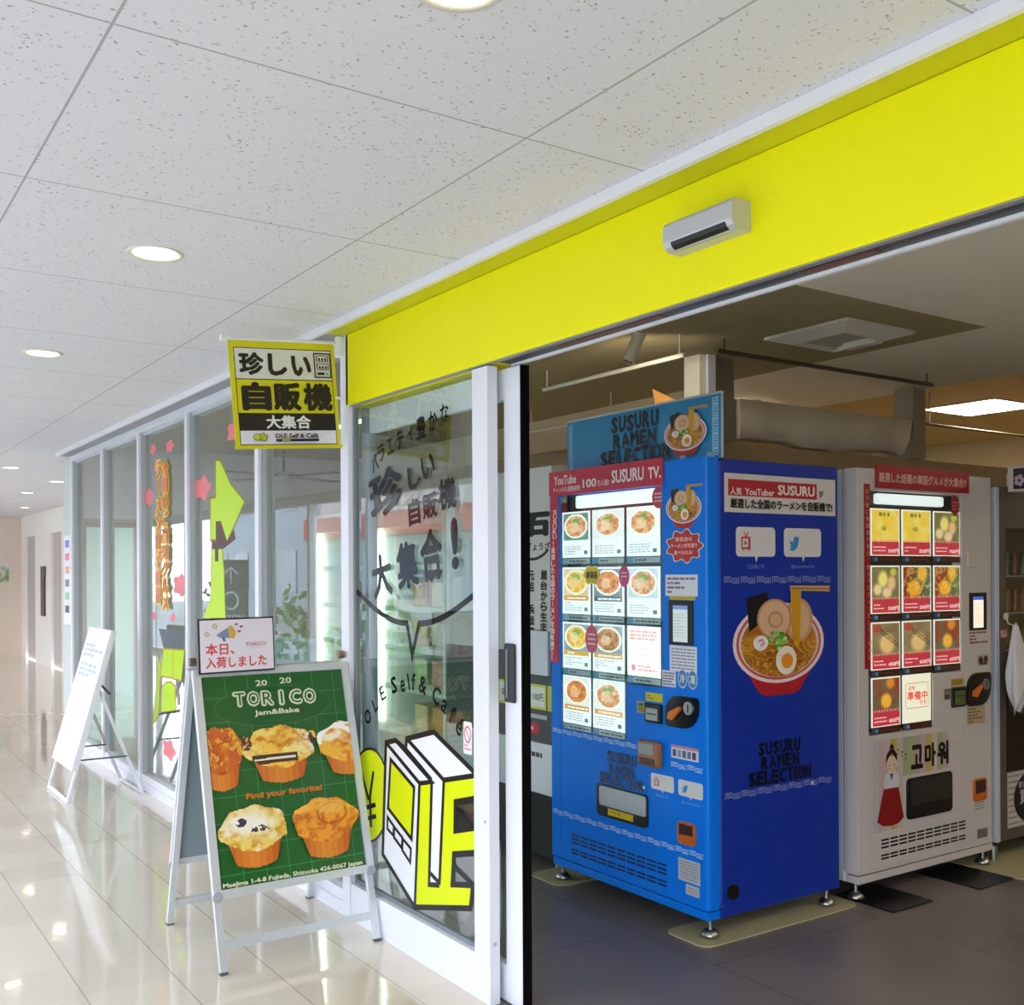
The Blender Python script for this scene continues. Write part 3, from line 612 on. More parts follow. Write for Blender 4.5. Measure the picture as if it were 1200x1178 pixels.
# ---------------------------------------------------------------- A-frame sign board with the muffin poster
AX = -3.985
e = empty('sign_board', (AX, 1.54, 0), label='silver A-frame sign board with a green muffin poster', cat='sign board')
R_ = lambda x, y, z: (x-AX, y-1.54, z)
th = math.atan2(.325, 1.10); SIL = mat('anodised_silver', '#cfd2d6', .3, metal=.3)
vdir = Vector((-math.sin(th), 0, math.cos(th))); ndir = Vector((math.cos(th), 0, math.sin(th)))
def frame_side(sgn, nm):
    """one leaf of the A: sgn +1 is the poster side"""
    f = MB(); L = 1.10/math.cos(th)
    v = Vector((-math.sin(th)*sgn, 0, math.cos(th))); n = Vector((math.cos(th)*sgn, 0, math.sin(th))); o = Vector((sgn*.34, 0, 0)); Y = Vector((0, 1, 0))
    def ob(y0, y1, s0, s1, t0, t1): f.obox(o+Y*((y0+y1)/2)+v*((s0+s1)/2)+n*((t0+t1)/2), Y, v, n, (y1-y0)/2, (s1-s0)/2, (t1-t0)/2)
    for y in (-.302, .302): f = MB(); ob(y-.0125, y+.0125, .004, 1.10, -.022, -.002); f.build('leg', SIL, e)
    f = MB(); ob(-.289, .289, .085, .115, -.018, -.006); f.build('cross_bar', SIL, e)
    fr = MB(); f = fr
    for y in (-.3035, .3035): ob(y-.0145, y+.0145, .262, 1.10, -.002, .014)
    for s in (.262, 1.071): ob(-.2888, .2888, s, s+.029, -.002, .014)
    f.build('snap_frame' if sgn > 0 else 'rear_frame', SIL, e)
    f = MB(); ob(-.2885, .2885, .29, 1.072, -.0015, .004); f.build('back_board' if sgn > 0 else 'rear_panel', mat('slate_grey_board', '#7c8c93', .5), e)
    for y in (-.302, .302): f = MB(); ob(y-.0135, y+.0135, 0.0, .012, -.023, -.001); f.build('rubber_foot', mat('grey_rubber', '#55585a', .6), e)
frame_side(1, ''); frame_side(-1, '')
for y in (-.306, .306): MB().cyl((0, y-.012, 1.085), (0, y+.012, 1.085), .016, 14).build('hinge', mat('bronze_hinge', '#8e7d5f', .35, metal=.7), e)
for sg in (1, -1):
    for y in (-.304, .304):
        o = Vector((sg*.34, y, 0))+Vector((-math.sin(th)*sg, 0, math.cos(th)))*.268+Vector((math.cos(th)*sg, 0, math.sin(th)))*.0065; cm = MB(); cm.cyl(o-Vector((math.cos(th)*sg, 0, math.sin(th)))*.009, o+Vector((math.cos(th)*sg, 0, math.sin(th)))*.009, .018, 14); cm.build('corner_cap', mat('grey_corner_cap', '#a3a7aa', .4), e)
AP = Panel(Vector((AX+.34, 1.54, 0))+ndir*.0045, (0, 1, 0), vdir)
g = G(AP, 'vinyl')
hw, s0, s1 = .287, .292, 1.07
PG = '#1c5c24'
g.rect(-hw, s0, hw, s1, PG)
for i in range(1, 7): x = -hw+i*.0885; g.rect(x-.0009, s0, x+.0009, s1, '#4f9a58'); g.z -= g.step
for i in range(1, 9): y = s0+.045+(i-1)*.093; g.rect(-hw, y-.0009, hw, y+.0009, '#4f9a58'); g.z -= g.step
g.z += g.step
g.ell(-.013, .945, .235, .078, '#3f7f49', 60); g.ell(-.013, .945, .233, .076, '#1b5722', 60)
CRM = '#dfe3bd'
T(g, '20', 299, 797, 313, 804, CRM, bold=.03); T(g, '20', 327, 794, 341, 801, CRM, bold=.03)
def word(g, t, x0, y0, x1, y1, dy, h, **k):
    """letters spread between x0 and x1 (pixels) while the base line drops by dy"""
    n = len(t)
    for i, ch in enumerate(t):
        if ch == ' ': continue
        a = x0+(x1-x0)*i/n; b = x0+(x1-x0)*(i+1)/n; o = dy*(i+.5)/n
        T(g, ch, a+(b-a)*(.01 if ch not in 'Iil1' else .28), y0+o, b-(b-a)*(.01 if ch not in 'Iil1' else .28), y1+o, h, **k)
word(g, 'TORICO', 272, 811, 370, 830, -5, CRM, bold=.13)
word(g, 'TORICO', 272, 811, 370, 830, -5, PG, ref=.13)
T(g, 'Jam&Bake', 297, 831, 350, 839, CRM, bold=.035)
T(g, 'Find your favorite!', 287, 925, 377, 934, '#d0701c', bold=.05)
T(g, 'Maejima 1-4-8 Fujieda, Shizuoka 426-0067 Japan', 259, 1022, 425, 1029, CRM, bold=.035)
def muffin(kind, sd):
    def f(U, V):
        n = fbm(U*5+sd, V*5+sd*2); n2 = fbm(U*14+sd, V*14); n3 = fbm(U*30, V*30+sd, 2)
        a = np.arctan2(V-.62, U-.5); R = np.hypot((U-.5)/.5, (V-.62)/.38); lump = 1+.1*(n-.5)+.05*np.sin(a*7+sd)+.06*(n2-.5)
        dome = (R < lump*.94) & (V > .36-.1*np.cos((U-.5)*6)+.05*(n2-.5)); cw = .25+.13*np.clip(V/.5, 0, 1)
        cup = (np.abs(U-.5) < cw) & (V < .55) & (V > .03+.12*((U-.5)/.4)**2*1.2); mk = dome | cup
        T_ = {0: ('#c9601c', '#8e2f14', '#f0a638'), 1: ('#f2c14a', '#c87a1e', '#f8e08a'), 2: ('#f0b23c', '#d8731c', '#fdf2da'), 3: ('#eccb68', '#cf9426', '#f4ead6'), 4: ('#e8962a', '#c2601a', '#f4b94a')}[kind]
        c = lerp(hx(T_[0]), hx(T_[1]), np.clip((n2-.42)*3, 0, 1)); c = lerp(c, hx(T_[2]), np.clip((n-.5)*4+(V-.6)*.8, 0, .9))
        if kind == 0: c = lerp(c, hx('#f2b840'), ((n2 > .6) & (V > .4)).astype(float)*.8)
        if kind == 1:
            c = lerp(c, hx('#efe2d4'), np.clip(((U-.68)*5), 0, 1)*np.clip((n3-.3)*3, 0, 1)*(V > .42)); ck = (np.abs(V-.43-.02*U) < .075) & (np.abs(U-.42) < .3); cr = (np.abs(V-.43-.02*U) < .018) & (np.abs(U-.42) < .28)
            c = lerp(c, hx('#3a2218'), ck.astype(float)*.9); c = lerp(c, hx('#e6dcc8'), cr.astype(float)); ear = (np.hypot((U-.06)/.07, (V-.72)/.12) < 1) | (np.hypot((U-.95)/.05, (V-.74)/.12) < 1); c = lerp(c, hx('#4a3a30'), (ear & (n3 > .4)).astype(float)); mk = mk | ear
        if kind == 2: c = lerp(c, hx('#fbf6ee'), ((np.abs(V-.72-.2*np.sin(U*5)) < .05) | (np.abs(R-.86) < .07) & (V > .6)).astype(float))
        if kind == 3: c = lerp(c, hx('#f6ede2'), np.clip(1.3-np.hypot((U-.45)/.35, (V-.72)/.25), 0, 1)*.8); c = lerp(c, hx('#2a2230'), ((np.hypot((U-.33)/.06, (V-.73)/.06) < .6+n3) | (np.hypot((U-.58)/.1, (V-.61)/.05) < .5+n3)).astype(float)*(n3 > .42)*.9)
        if kind == 4: sw = np.abs(np.hypot((U-.62)/.28, (V-.72)/.22)-.9+.25*U); c = lerp(c, hx('#a4481a'), np.clip(1-sw/.1, 0, 1)*(V > .5)*.8); c = lerp(c, hx('#f6c768'), (np.hypot((U-.6)/.2, (V-.82)/.1) < 1).astype(float)*.5)
        cc = lerp(hx('#d6781f'), hx('#b04a16'), np.clip(np.abs(U-.5)*2.2+.5*np.sin(U*70)*.3, 0, 1)); cc = lerp(cc, hx('#e89a44'), np.clip((.35-np.abs(U-.42))*1.3, 0, .6))
        c = np.where((cup & ~dome)[..., None], cc, c); return c, mk.astype(float)
    return f
def crop(fn, u0, u1): return lambda U, V: fn(u0+(u1-u0)*U, V)
for kind, bx, cr_ in ((0, (236, 851, 288, 930), (.28, 1)), (1, (283, 849, 371, 920), None), (2, (368, 845, 411.5, 912), (0, .55)), (3, (249, 943, 340, 1020), None), (4, (340, 933, 421, 1008), None)):
    b = midbox(g, *bx); f = muffin(kind, kind*3.1+1)
    x0, x1 = max(b[0], -hw), min(b[2], hw)
    g.raster(crop(f, *cr_) if cr_ else f, x0, b[1], x1, b[3], 76, 76)
g.build('poster', e)
# notice card clipped to the top
cd = empty('notice_card', (-3.93, 1.40, 1.05), label='white arrival notice card in a black edged holder on top of the sign board', cat='notice card')
cv = (Vector((-.05, 0, 1))).normalized(); CP = Panel((-3.925, 1.245, 1.06), (0, math.cos(.01), math.sin(.01)), cv)
g = G(CP, 'paper', z=.0045); b0 = g.P((232, 728), (318, 724), (321, 782), (236, 790))
x0 = (b0[0][0]+b0[3][0])/2; x1 = (b0[1][0]+b0[2][0])/2; y1 = (b0[0][1]+b0[1][1])/2; y0 = (b0[2][1]+b0[3][1])/2
g.rect(x0, y0, x1, y1, '#e4dae2'); W_, H_ = x1-x0, y1-y0; q2 = lambda s, t: (x0+s*W_, y1-t*H_)
def ct(t, s0, t0, s1, t1, h, **k): a, b = q2(s0, t0), q2(s1, t1); g.text(t, a[0], b[1], b[0], a[1], h, **k)
ct('本日、', .07, .45, .46, .68, '#d4453e', bold=.03); ct('入荷しました', .07, .71, .9, .93, '#d4453e', bold=.03); ct('TORICO', .61, .46, .9, .535, '#b8606e', bold=.01)
for s, t in ((.2, .12), (.09, .27)):
    c = q2(s, t); P = [(c[0]+.0105*(1 if i % 2 == 0 else .5)*math.sin(i*PI/5), c[1]+.0105*(1 if i % 2 == 0 else .5)*math.cos(i*PI/5)) for i in range(10)]; g.line(P, .002, '#a8963a', True)
A = [q2(*p_) for p_ in ((.22, .3), (.25, .26), (.4, .13), (.46, .36), (.27, .345))]; g.poly(A, '#7b8ea8'); A = [q2(*p_) for p_ in ((.37, .16), (.42, .11), (.48, .24), (.46, .37), (.4, .36))]; g.poly(A, '#dba646'); g.poly([q2(*p_) for p_ in ((.29, .34), (.33, .34), (.34, .42), (.31, .42))], '#5a6b86')
for s, t in ((.49, .1), (.555, .15), (.525, .24)): c = q2(s, t); g.ell(c[0]-.002, c[1]+.001, .004, .004, '#9a4a58', 10); g.ell(c[0]+.003, c[1]+.001, .004, .004, '#9a4a58', 10)
g.line([q2(.68, .57), q2(.85, .57)], .0015, '#e2a0a8')
g.build('paper_sheet', cd)
m = MB(); M_ = world_of(cd).inverted() @ CP.M()
m.prism([(x0-.006, y0-.006), (x1+.004, y0-.006), (x1+.004, y1+.006), (x0-.006, y1+.006)], -.004, .004, M_); m.build('card_holder', BLK, cd)

# ---------------------------------------------------------------- leaning aluminium stand in front of the windows
LX, LY = -7.235, 1.36
e = empty('leaning_sign_stand', (LX, LY, 0), label='white leaning sign stand seen edge-on by the shop windows', cat='sign stand')
lt = math.atan2(.295, 1.06); lv = Vector((0, math.sin(lt), math.cos(lt))); ln = Vector((0, -math.cos(lt), math.sin(lt))); LL = 1.1
f = MB()
def lob(f, x0, x1, s0, s1, t0, t1): f.obox(Vector(((x0+x1)/2, 0, 0))+lv*((s0+s1)/2)+ln*((t0+t1)/2), (1, 0, 0), lv, ln, (x1-x0)/2, (s1-s0)/2, (t1-t0)/2)
for x in (-.29, .29): f = MB(); lob(f, x-.014, x+.014, .004, LL, -.014, .0); f.build('leg', ALU, e)
f = MB(); lob(f, -.276, .276, .004, .03, -.014, .0); f.build('foot_bar', ALU, e)
f = MB(); lob(f, -.304, .304, .20, LL+.0, .0005, .022); f.build('panel_case', ALU, e)
LP = Panel(Vector((LX, LY, 0))+ln*.0222, (1, 0, 0), lv); g = G(LP, 'paper')
g.rect(-.28, .225, .28, LL-.02, '#f4f4f8')
for i, c_ in enumerate(('#c9c6e2', '#b9c8e0', '#f3ecc0', '#e6d3dd', '#cfe3d6')): bars(g, -.24, .9-i*.13, .24, 1.0-i*.13, 3, c_, i+3)
g.build('sheet', e)
f = MB(); zh = Vector((0, .2, .70))
for x in (-.275, .275): f = MB(); f.bar((x, .2, .70), (x, .47, .004), .02, .014, (1, 0, 0)); f.build('leg', ALU, e)
f = MB(); f.bar((-.264, .468, .012), (.264, .468, .012), .02, .014); f.build('foot_bar', ALU, e)
for x, z in ((-.275, .26), (.275, .26)):
    f = MB(); f.bar((x+.015, .2*z/.7*1.0-.0+.012, z), (x+.015, .47-.27*z/.7, z), .012, .008); f.build('brace', mat('dark_brace', '#4a474c', .5), e)
MB().bar((.28, .2, .74), (.28, .27, .66), .014, .01, (1, 0, 0)).build('stay_hook', mat('dark_brace', '#4a474c', .5), e)
# ---------------------------------------------------------------- things on the far walls
pf = G(Panel((-19.895, 0, 0), (0, 1, 0), (0, 0, 1)), 'paper', z=.0); b = midbox(pf, -4, 660, 10, 683)
b = (b[2]-.42, b[1], b[2], b[3])
pf.slab(*b, .02, '#8a9a70'); pf.raster(lambda U, V: (lerp(lerp(hx('#dcd8c8'), hx('#7c9470'), np.clip((fbm(U*5, V*5)-.3)*3, 0, 1)), hx('#e4e6e8'), np.clip((V-.6)*3, 0, 1)), np.ones_like(U)), *b, 20, 16)
o = pf.build('wall_picture', label='small green landscape picture on the far beige wall', cat='picture')
sg = G(Panel((0, 3.199, 0), (1, 0, 0), (0, 0, 1)), 'vinyl', z=0.0); b = midbox(sg, 49, 664, 53.5, 722); sg.slab(*b, .02, '#3a3436'); sg.fin('paper'); sg.vtext('男女トイレ', (b[0]+b[2])/2, b[3]-.05, b[1]+.05, .1, '#8d8688'); sg.rect(b[2]+.001, b[3]-.15, b[2]+.07, b[3]-.01, '#7d7880')
sg.build('wall_sign', label='narrow black vertical sign between the two far doors', cat='sign')
ng = G(Panel((0, GY+.0098, 0), (1, 0, 0), (0, 0, 1)), 'paper', z=.0); b = (-9.57, 1.0, -9.31, 1.75); ng.slab(*b, .004, '#f0eef2')
for i, c_ in enumerate(('#7d8fd0', '#e88a9a', '#f2b08a', '#7a8a86', '#8ad0a0', '#5a5a60')): ng.rect(b[0]+.05, b[3]-.1-i*.11, b[2]-.05, b[3]-.04-i*.11, c_)
ng.build('notice_strip', label='white vertical notice with coloured marks at the end of the windows', cat='notice')
# ---------------------------------------------------------------- printed bowls, badges and cards
def bowl_pic(g, cx, cy, rx, ry, full=True, bowlh=.75, sticks=True, sd=3, res=34):
    """ramen bowl seen from above: outer bowl, rim, soup, pork, seaweed, leek, fish cake, egg, lifted noodles"""
    g.poly([(cx+rx*math.cos(t), cy+ry*math.sin(t)) for t in [PI+PI*i/20 for i in range(21)]][::1]+[(cx+rx*.99, cy)], '#e8d9d8') if False else None
    g.poly([(cx-rx*.93, cy-ry*.25), (cx-rx*.45, cy-ry*1.2), (cx-rx*.3, cy-ry*1.3), (cx+rx*.3, cy-ry*1.3), (cx+rx*.45, cy-ry*1.2), (cx+rx*.93, cy-ry*.25)], '#b3202a')
    g.ell(cx, cy, rx, ry, '#eadbdc', 40); g.ell(cx, cy, rx*.93, ry*.92, '#c9535a', 40); g.ell(cx, cy, rx*.88, ry*.86, '#e3cfc9', 40)
    def soup(U, V):
        R = np.hypot((U-.5)/.5, (V-.5)/.5); n = fbm(U*5+sd, V*7, 3); st = np.sin((V*1.2+U*2+n*1.4)*22)
        c = lerp(hx('#8a4a1a'), hx('#c98a2a'), np.clip(n*1.4-.2, 0, 1)); c = lerp(c, hx('#e3b43c'), np.clip(st-.2, 0, 1)*(V < .55)*.9); return c, (R < 1).astype(float)
    g.raster(soup, cx-rx*.83, cy-ry*.82-ry*.03, cx+rx*.83, cy+ry*.80, res, res)
    g.poly([(cx-rx*.66, cy+ry*.30), (cx-rx*.72, cy+ry*1.12), (cx-rx*.28, cy+ry*1.28), (cx-rx*.2, cy+ry*.7)], '#14161a')
    g.ell(cx+rx*.42, cy+ry*.55, rx*.32, ry*.55, '#c99a72', 26); g.ell(cx+rx*.42, cy+ry*.55, rx*.25, ry*.45, '#dcb48e', 26)
    g.ell(cx-rx*.12, cy+ry*.6, rx*.38, ry*.5, '#c08c62', 26); g.ell(cx-rx*.12, cy+ry*.6, rx*.34, ry*.45, '#ddb592', 26); g.ell(cx-rx*.1, cy+ry*.58, rx*.17, ry*.22, '#c49068', 20); g.ell(cx-rx*.1, cy+ry*.58, rx*.12, ry*.15, '#d8ab84', 20)
    r = random.Random(sd)
    for i in range(16): a = r.random()*6.28; q = r.random()**.5; g.ell(cx-rx*.05+q*rx*.24*math.cos(a), cy+q*ry*.22*math.sin(a)+ry*.06, rx*.06, ry*.055, r.choice(['#5fae3c', '#87c85a', '#3f8d2e', '#b7dd8f']), 8); g.z -= g.step*.6
    g.ell(cx-rx*.43, cy+ry*.02, rx*.16, ry*.19, '#efe8e4', 18); g.line([(cx-rx*.48, cy+ry*.06), (cx-rx*.4, cy+ry*.1), (cx-rx*.37, cy), (cx-rx*.44, cy-ry*.05)], rx*.03, '#d58aa0')
    g.ell(cx+rx*.12, cy-ry*.44, rx*.23, ry*.36, '#f2e8d2', 22); g.ell(cx+rx*.14, cy-ry*.46, rx*.13, ry*.19, '#e8902a', 18)
    if sticks:
        g.poly([(cx+rx*.22, cy+ry*1.36), (cx+rx*.46, cy+ry*1.36), (cx+rx*.44, cy+ry*.2), (cx+rx*.40, cy-ry*.1), (cx+rx*.3, cy-ry*.1), (cx+rx*.24, cy+ry*.4)], '#dba526')
        for k in range(4): g.line([(cx+rx*(.26+k*.05), cy+ry*1.34), (cx+rx*(.28+k*.035), cy)], rx*.012, '#b97f14'); g.z -= g.step
        g.poly([(cx+rx*.2, cy+ry*1.30), (cx+rx*1.12, cy+ry*1.25), (cx+rx*1.12, cy+ry*1.40), (cx+rx*.2, cy+ry*1.42)], '#c9a468'); g.line([(cx+rx*.2, cy+ry*1.355), (cx+rx*1.12, cy+ry*1.32)], rx*.02, '#8a6430')
def brush_px(g, rows, h='#0b0b10'):
    r = random.Random(4)
    for t, x0, y0, x1, y1 in rows:
        a = midbox(g, x0, y0, x1, y1); n = len(t); ws = [.45 if ch == 'I' else 1 for ch in t]; tot = sum(ws); x = a[0]
        for ch, w_ in zip(t, ws):
            p = (a[2]-a[0])*w_/tot; hh = a[3]-a[1]; dy = r.uniform(-.03, .03)*hh
            g.text(ch, x+p*.06, a[1]+dy, x+p*.94, a[3]+dy, h, bold=.065, rot=r.uniform(-.07, .07)); g.z -= g.step; x += p
    g.z += g.step; b = g.p.px(rows[-1][3]+1, rows[-1][4]-1); g.ell(b[0], b[1]-.004, .007, .007, '#dfe9f4', 10)
def tv_badge(g, x0, y0, x1, y1, bird=False):
    """white speech badge; the square code beside the icon is left blank"""
    w_, h_ = x1-x0, y1-y0; g.rrect(x0, y0, x1, y1, h_*.16, '#dcd9d8'); g.poly([(x0+w_*.47, y0+h_*.01), (x0+w_*.51, y0-h_*.2), (x0+w_*.55, y0+h_*.01)], '#dcd9d8')
    if not bird:
        cx, cy, s = x0+w_*.25, y0+h_*.46, h_*.21; RD = '#c8323a'
        g.line([(cx-s*.9, cy-s*.85), (cx+s*.9, cy-s*.85), (cx+s*.9, cy+s*.85), (cx-s*.9, cy+s*.85)], s*.28, RD, True); g.rect(cx+s*.55, cy-s*.8, cx+s*.8, cy+s*.8, RD)
        g.line([(cx-s*.5, cy+s*1.7), (cx, cy+s*.95), (cx+s*.5, cy+s*1.7)], s*.18, RD); g.line([(cx-s*.55, cy-s*.9), (cx-s*.65, cy-s*1.3)], s*.2, RD); g.line([(cx+s*.55, cy-s*.9), (cx+s*.65, cy-s*1.3)], s*.2, RD); g.poly([(cx-s*.4, cy-s*.35), (cx+s*.25, cy), (cx-s*.4, cy+s*.35)], '#8a4a4e')
    else:
        cx, cy, s = x0+w_*.27, y0+h_*.48, h_*.3; B = [(-1, .55), (-.62, .2), (-.2, .1), (-.12, .55), (.25, .8), (.55, .68), (.95, .82), (.78, .5), (.98, .35), (.78, .25), (.68, -.25), (.3, -.75), (-.3, -.95), (-1, -.72), (-.5, -.55), (-.75, -.35), (-.5, -.28), (-.92, .05), (-.65, .05)]
        g.poly([(cx+a*s*.95, cy+b*s) for a, b in B], '#2f8fd0')
def ramen_card(g, x0, y0, x1, y1, bg, cap, sd, kind=0):
    w_, h_ = x1-x0, y1-y0; g.rect(x0, y0, x1, y1, '#e9ecf0')
    def pic(U, V):
        n = fbm(U*6+sd, V*6+sd*1.7); n2 = fbm(U*15+sd, V*15); R = np.hypot((U-.5)/.47, (V-.52)/.46); c = lerp(hx(bg), hx('#ffffff'), n*.25)
        c = np.where((R < 1)[..., None], hx('#f1eee9')[None, None], c); inn = lerp(hx(('#c98a4a', '#d9a13c', '#b3602a', '#e0b890')[kind % 4]), hx(('#8f5a2e', '#f0cf6a', '#e58f3c', '#c9794a')[kind % 4]), np.clip((n2-.35)*3, 0, 1))
        inn = lerp(inn, hx('#6da045'), ((np.hypot((U-.5)/.16, (V-.7)/.13) < .7+n2*.6) & (kind % 2 == 1)).astype(float)*.8); inn = lerp(inn, hx('#f3d2b4'), (np.hypot((U-.42)/.2, (V-.5)/.22) < .6+n*.6).astype(float)*.6)
        c = np.where((R < .86)[..., None], inn, c); return c, np.ones_like(U)
    g.raster(pic, x0+w_*.05, y0+h_*.38, x1-w_*.05, y1-h_*.04, 28, 30)
    if cap: g.rect(x0+w_*.05, y0+h_*.29, x1-w_*.05, y0+h_*.39, cap); bars(g, x0+w_*.18, y0+h_*.31, x1-w_*.1, y0+h_*.37, 1, '#f4f0e6', sd)
    bars(g, x0+w_*.08, y0+h_*.06, x0+w_*.72, y0+h_*.26, 4, '#9aa0ac', sd+3, .4); g.rect(x1-w_*.2, y0+h_*.07, x1-w_*.08, y0+h_*.15, '#596070')
def gourmet_card(g, x0, y0, x1, y1, kind, price, sd):
    w_, h_ = x1-x0, y1-y0; g.rect(x0, y0, x1, y1, '#efe3cf'); yb = y0+h_*.30
    def pic(U, V):
        n = fbm(U*4+sd, V*4+sd*1.3); n2 = fbm(U*11+sd, V*11)
        if kind == 0: c = lerp(hx('#f2c437'), hx('#f6dc7a'), np.clip(n*1.5-.3, 0, 1)); c = lerp(c, hx('#7a6a2a'), ((np.abs(V-.86) < .055) & (np.abs(U-.5) < .22) & (np.sin(U*120) > -.2)).astype(float)*.8); c = lerp(c, hx('#8c8a3a'), (np.hypot((U-.46)/.1, (V-.42)/.07) < 1).astype(float)*.6)
        elif kind == 1:
            c = lerp(hx('#8a8a5a'), hx('#6d5a3a'), n)
            for a, b_, r1, r2, h in ((.4, .62, .2, .3, '#f4d978'), (.72, .5, .17, .26, '#efb888'), (.2, .3, .18, .2, '#f0cf9a'), (.55, .2, .2, .2, '#f3c9a0'), (.78, .84, .14, .14, '#c9c04a')): c = lerp(c, hx(h), np.clip(2.2-2*np.hypot((U-a)/r1, (V-b_)/r2), 0, 1))
        elif kind == 2: c = lerp(hx('#8d3a22'), hx('#5f6b4a'), np.clip((U-.5)*2+n, 0, 1)); c = lerp(c, hx('#f2a92c'), np.clip(2.5-2.2*np.hypot((U-.4)/.27, (V-.32)/.3), 0, 1)); c = lerp(c, hx('#f0b43c'), np.clip(2.5-2.2*np.hypot((U-.7)/.2, (V-.8)/.3), 0, 1)); c = lerp(c, hx('#ffd987'), (n2 > .6).astype(float)*.5)
        elif kind == 3: c = lerp(hx('#a08a62'), hx('#7a5a40'), n); c = lerp(c, hx('#e6b87a'), np.clip(2.5-2.2*np.hypot((U-.55)/.3, (V-.35)/.34), 0, 1)); c = lerp(c, hx('#4a2f24'), ((np.abs(V-.95+.75*U) < .02) | (np.abs(V-1.05+.75*U) < .02)).astype(float)*(U > .3)); c = lerp(c, hx('#b8433a'), (np.hypot((U-.18)/.16, (V-.86)/.13) < 1).astype(float)*.9)
        else: c = lerp(hx('#9a3524'), hx('#6a6a52'), np.clip(n*1.6-.3+.5*(.5-V), 0, 1)); c = lerp(c, hx('#f4b23c'), np.clip(2.6-2.2*np.hypot((U-.5)/.2, (V-.32)/.24), 0, 1)); c = lerp(c, hx('#e08a34'), np.clip(2.2-2.2*np.hypot((U-.66)/.2, (V-.86)/.22), 0, 1))
        return c*.93, np.ones_like(U)
    g.raster(pic, x0+w_*.03, yb, x1-w_*.03, y1-h_*.03, 26, 26); g.rect(x0+w_*.03, y0+h_*.02, x1-w_*.03, yb, '#b8313f')
    for i in range(10): a = x0+w_*(.03+.094*i); g.rect(a+w_*.02, yb, a+w_*.06, yb+h_*.045, '#d98a86'); g.z -= g.step
    g.z += g.step; bars(g, x0+w_*.08, y0+h_*.07, x0+w_*.52, y0+h_*.22, 2, '#e6b8bc', sd, .35); g.text(price+'円', x0+w_*.58, y0+h_*.06, x0+w_*.95, y0+h_*.15, '#f0dce0', bold=.02)
COLS = [(.088, .288), (.306, .517), (.538, .742)]
ROWS = [(1.479, 1.685), (1.226, 1.436), (.981, 1.189), (.733, .948)]
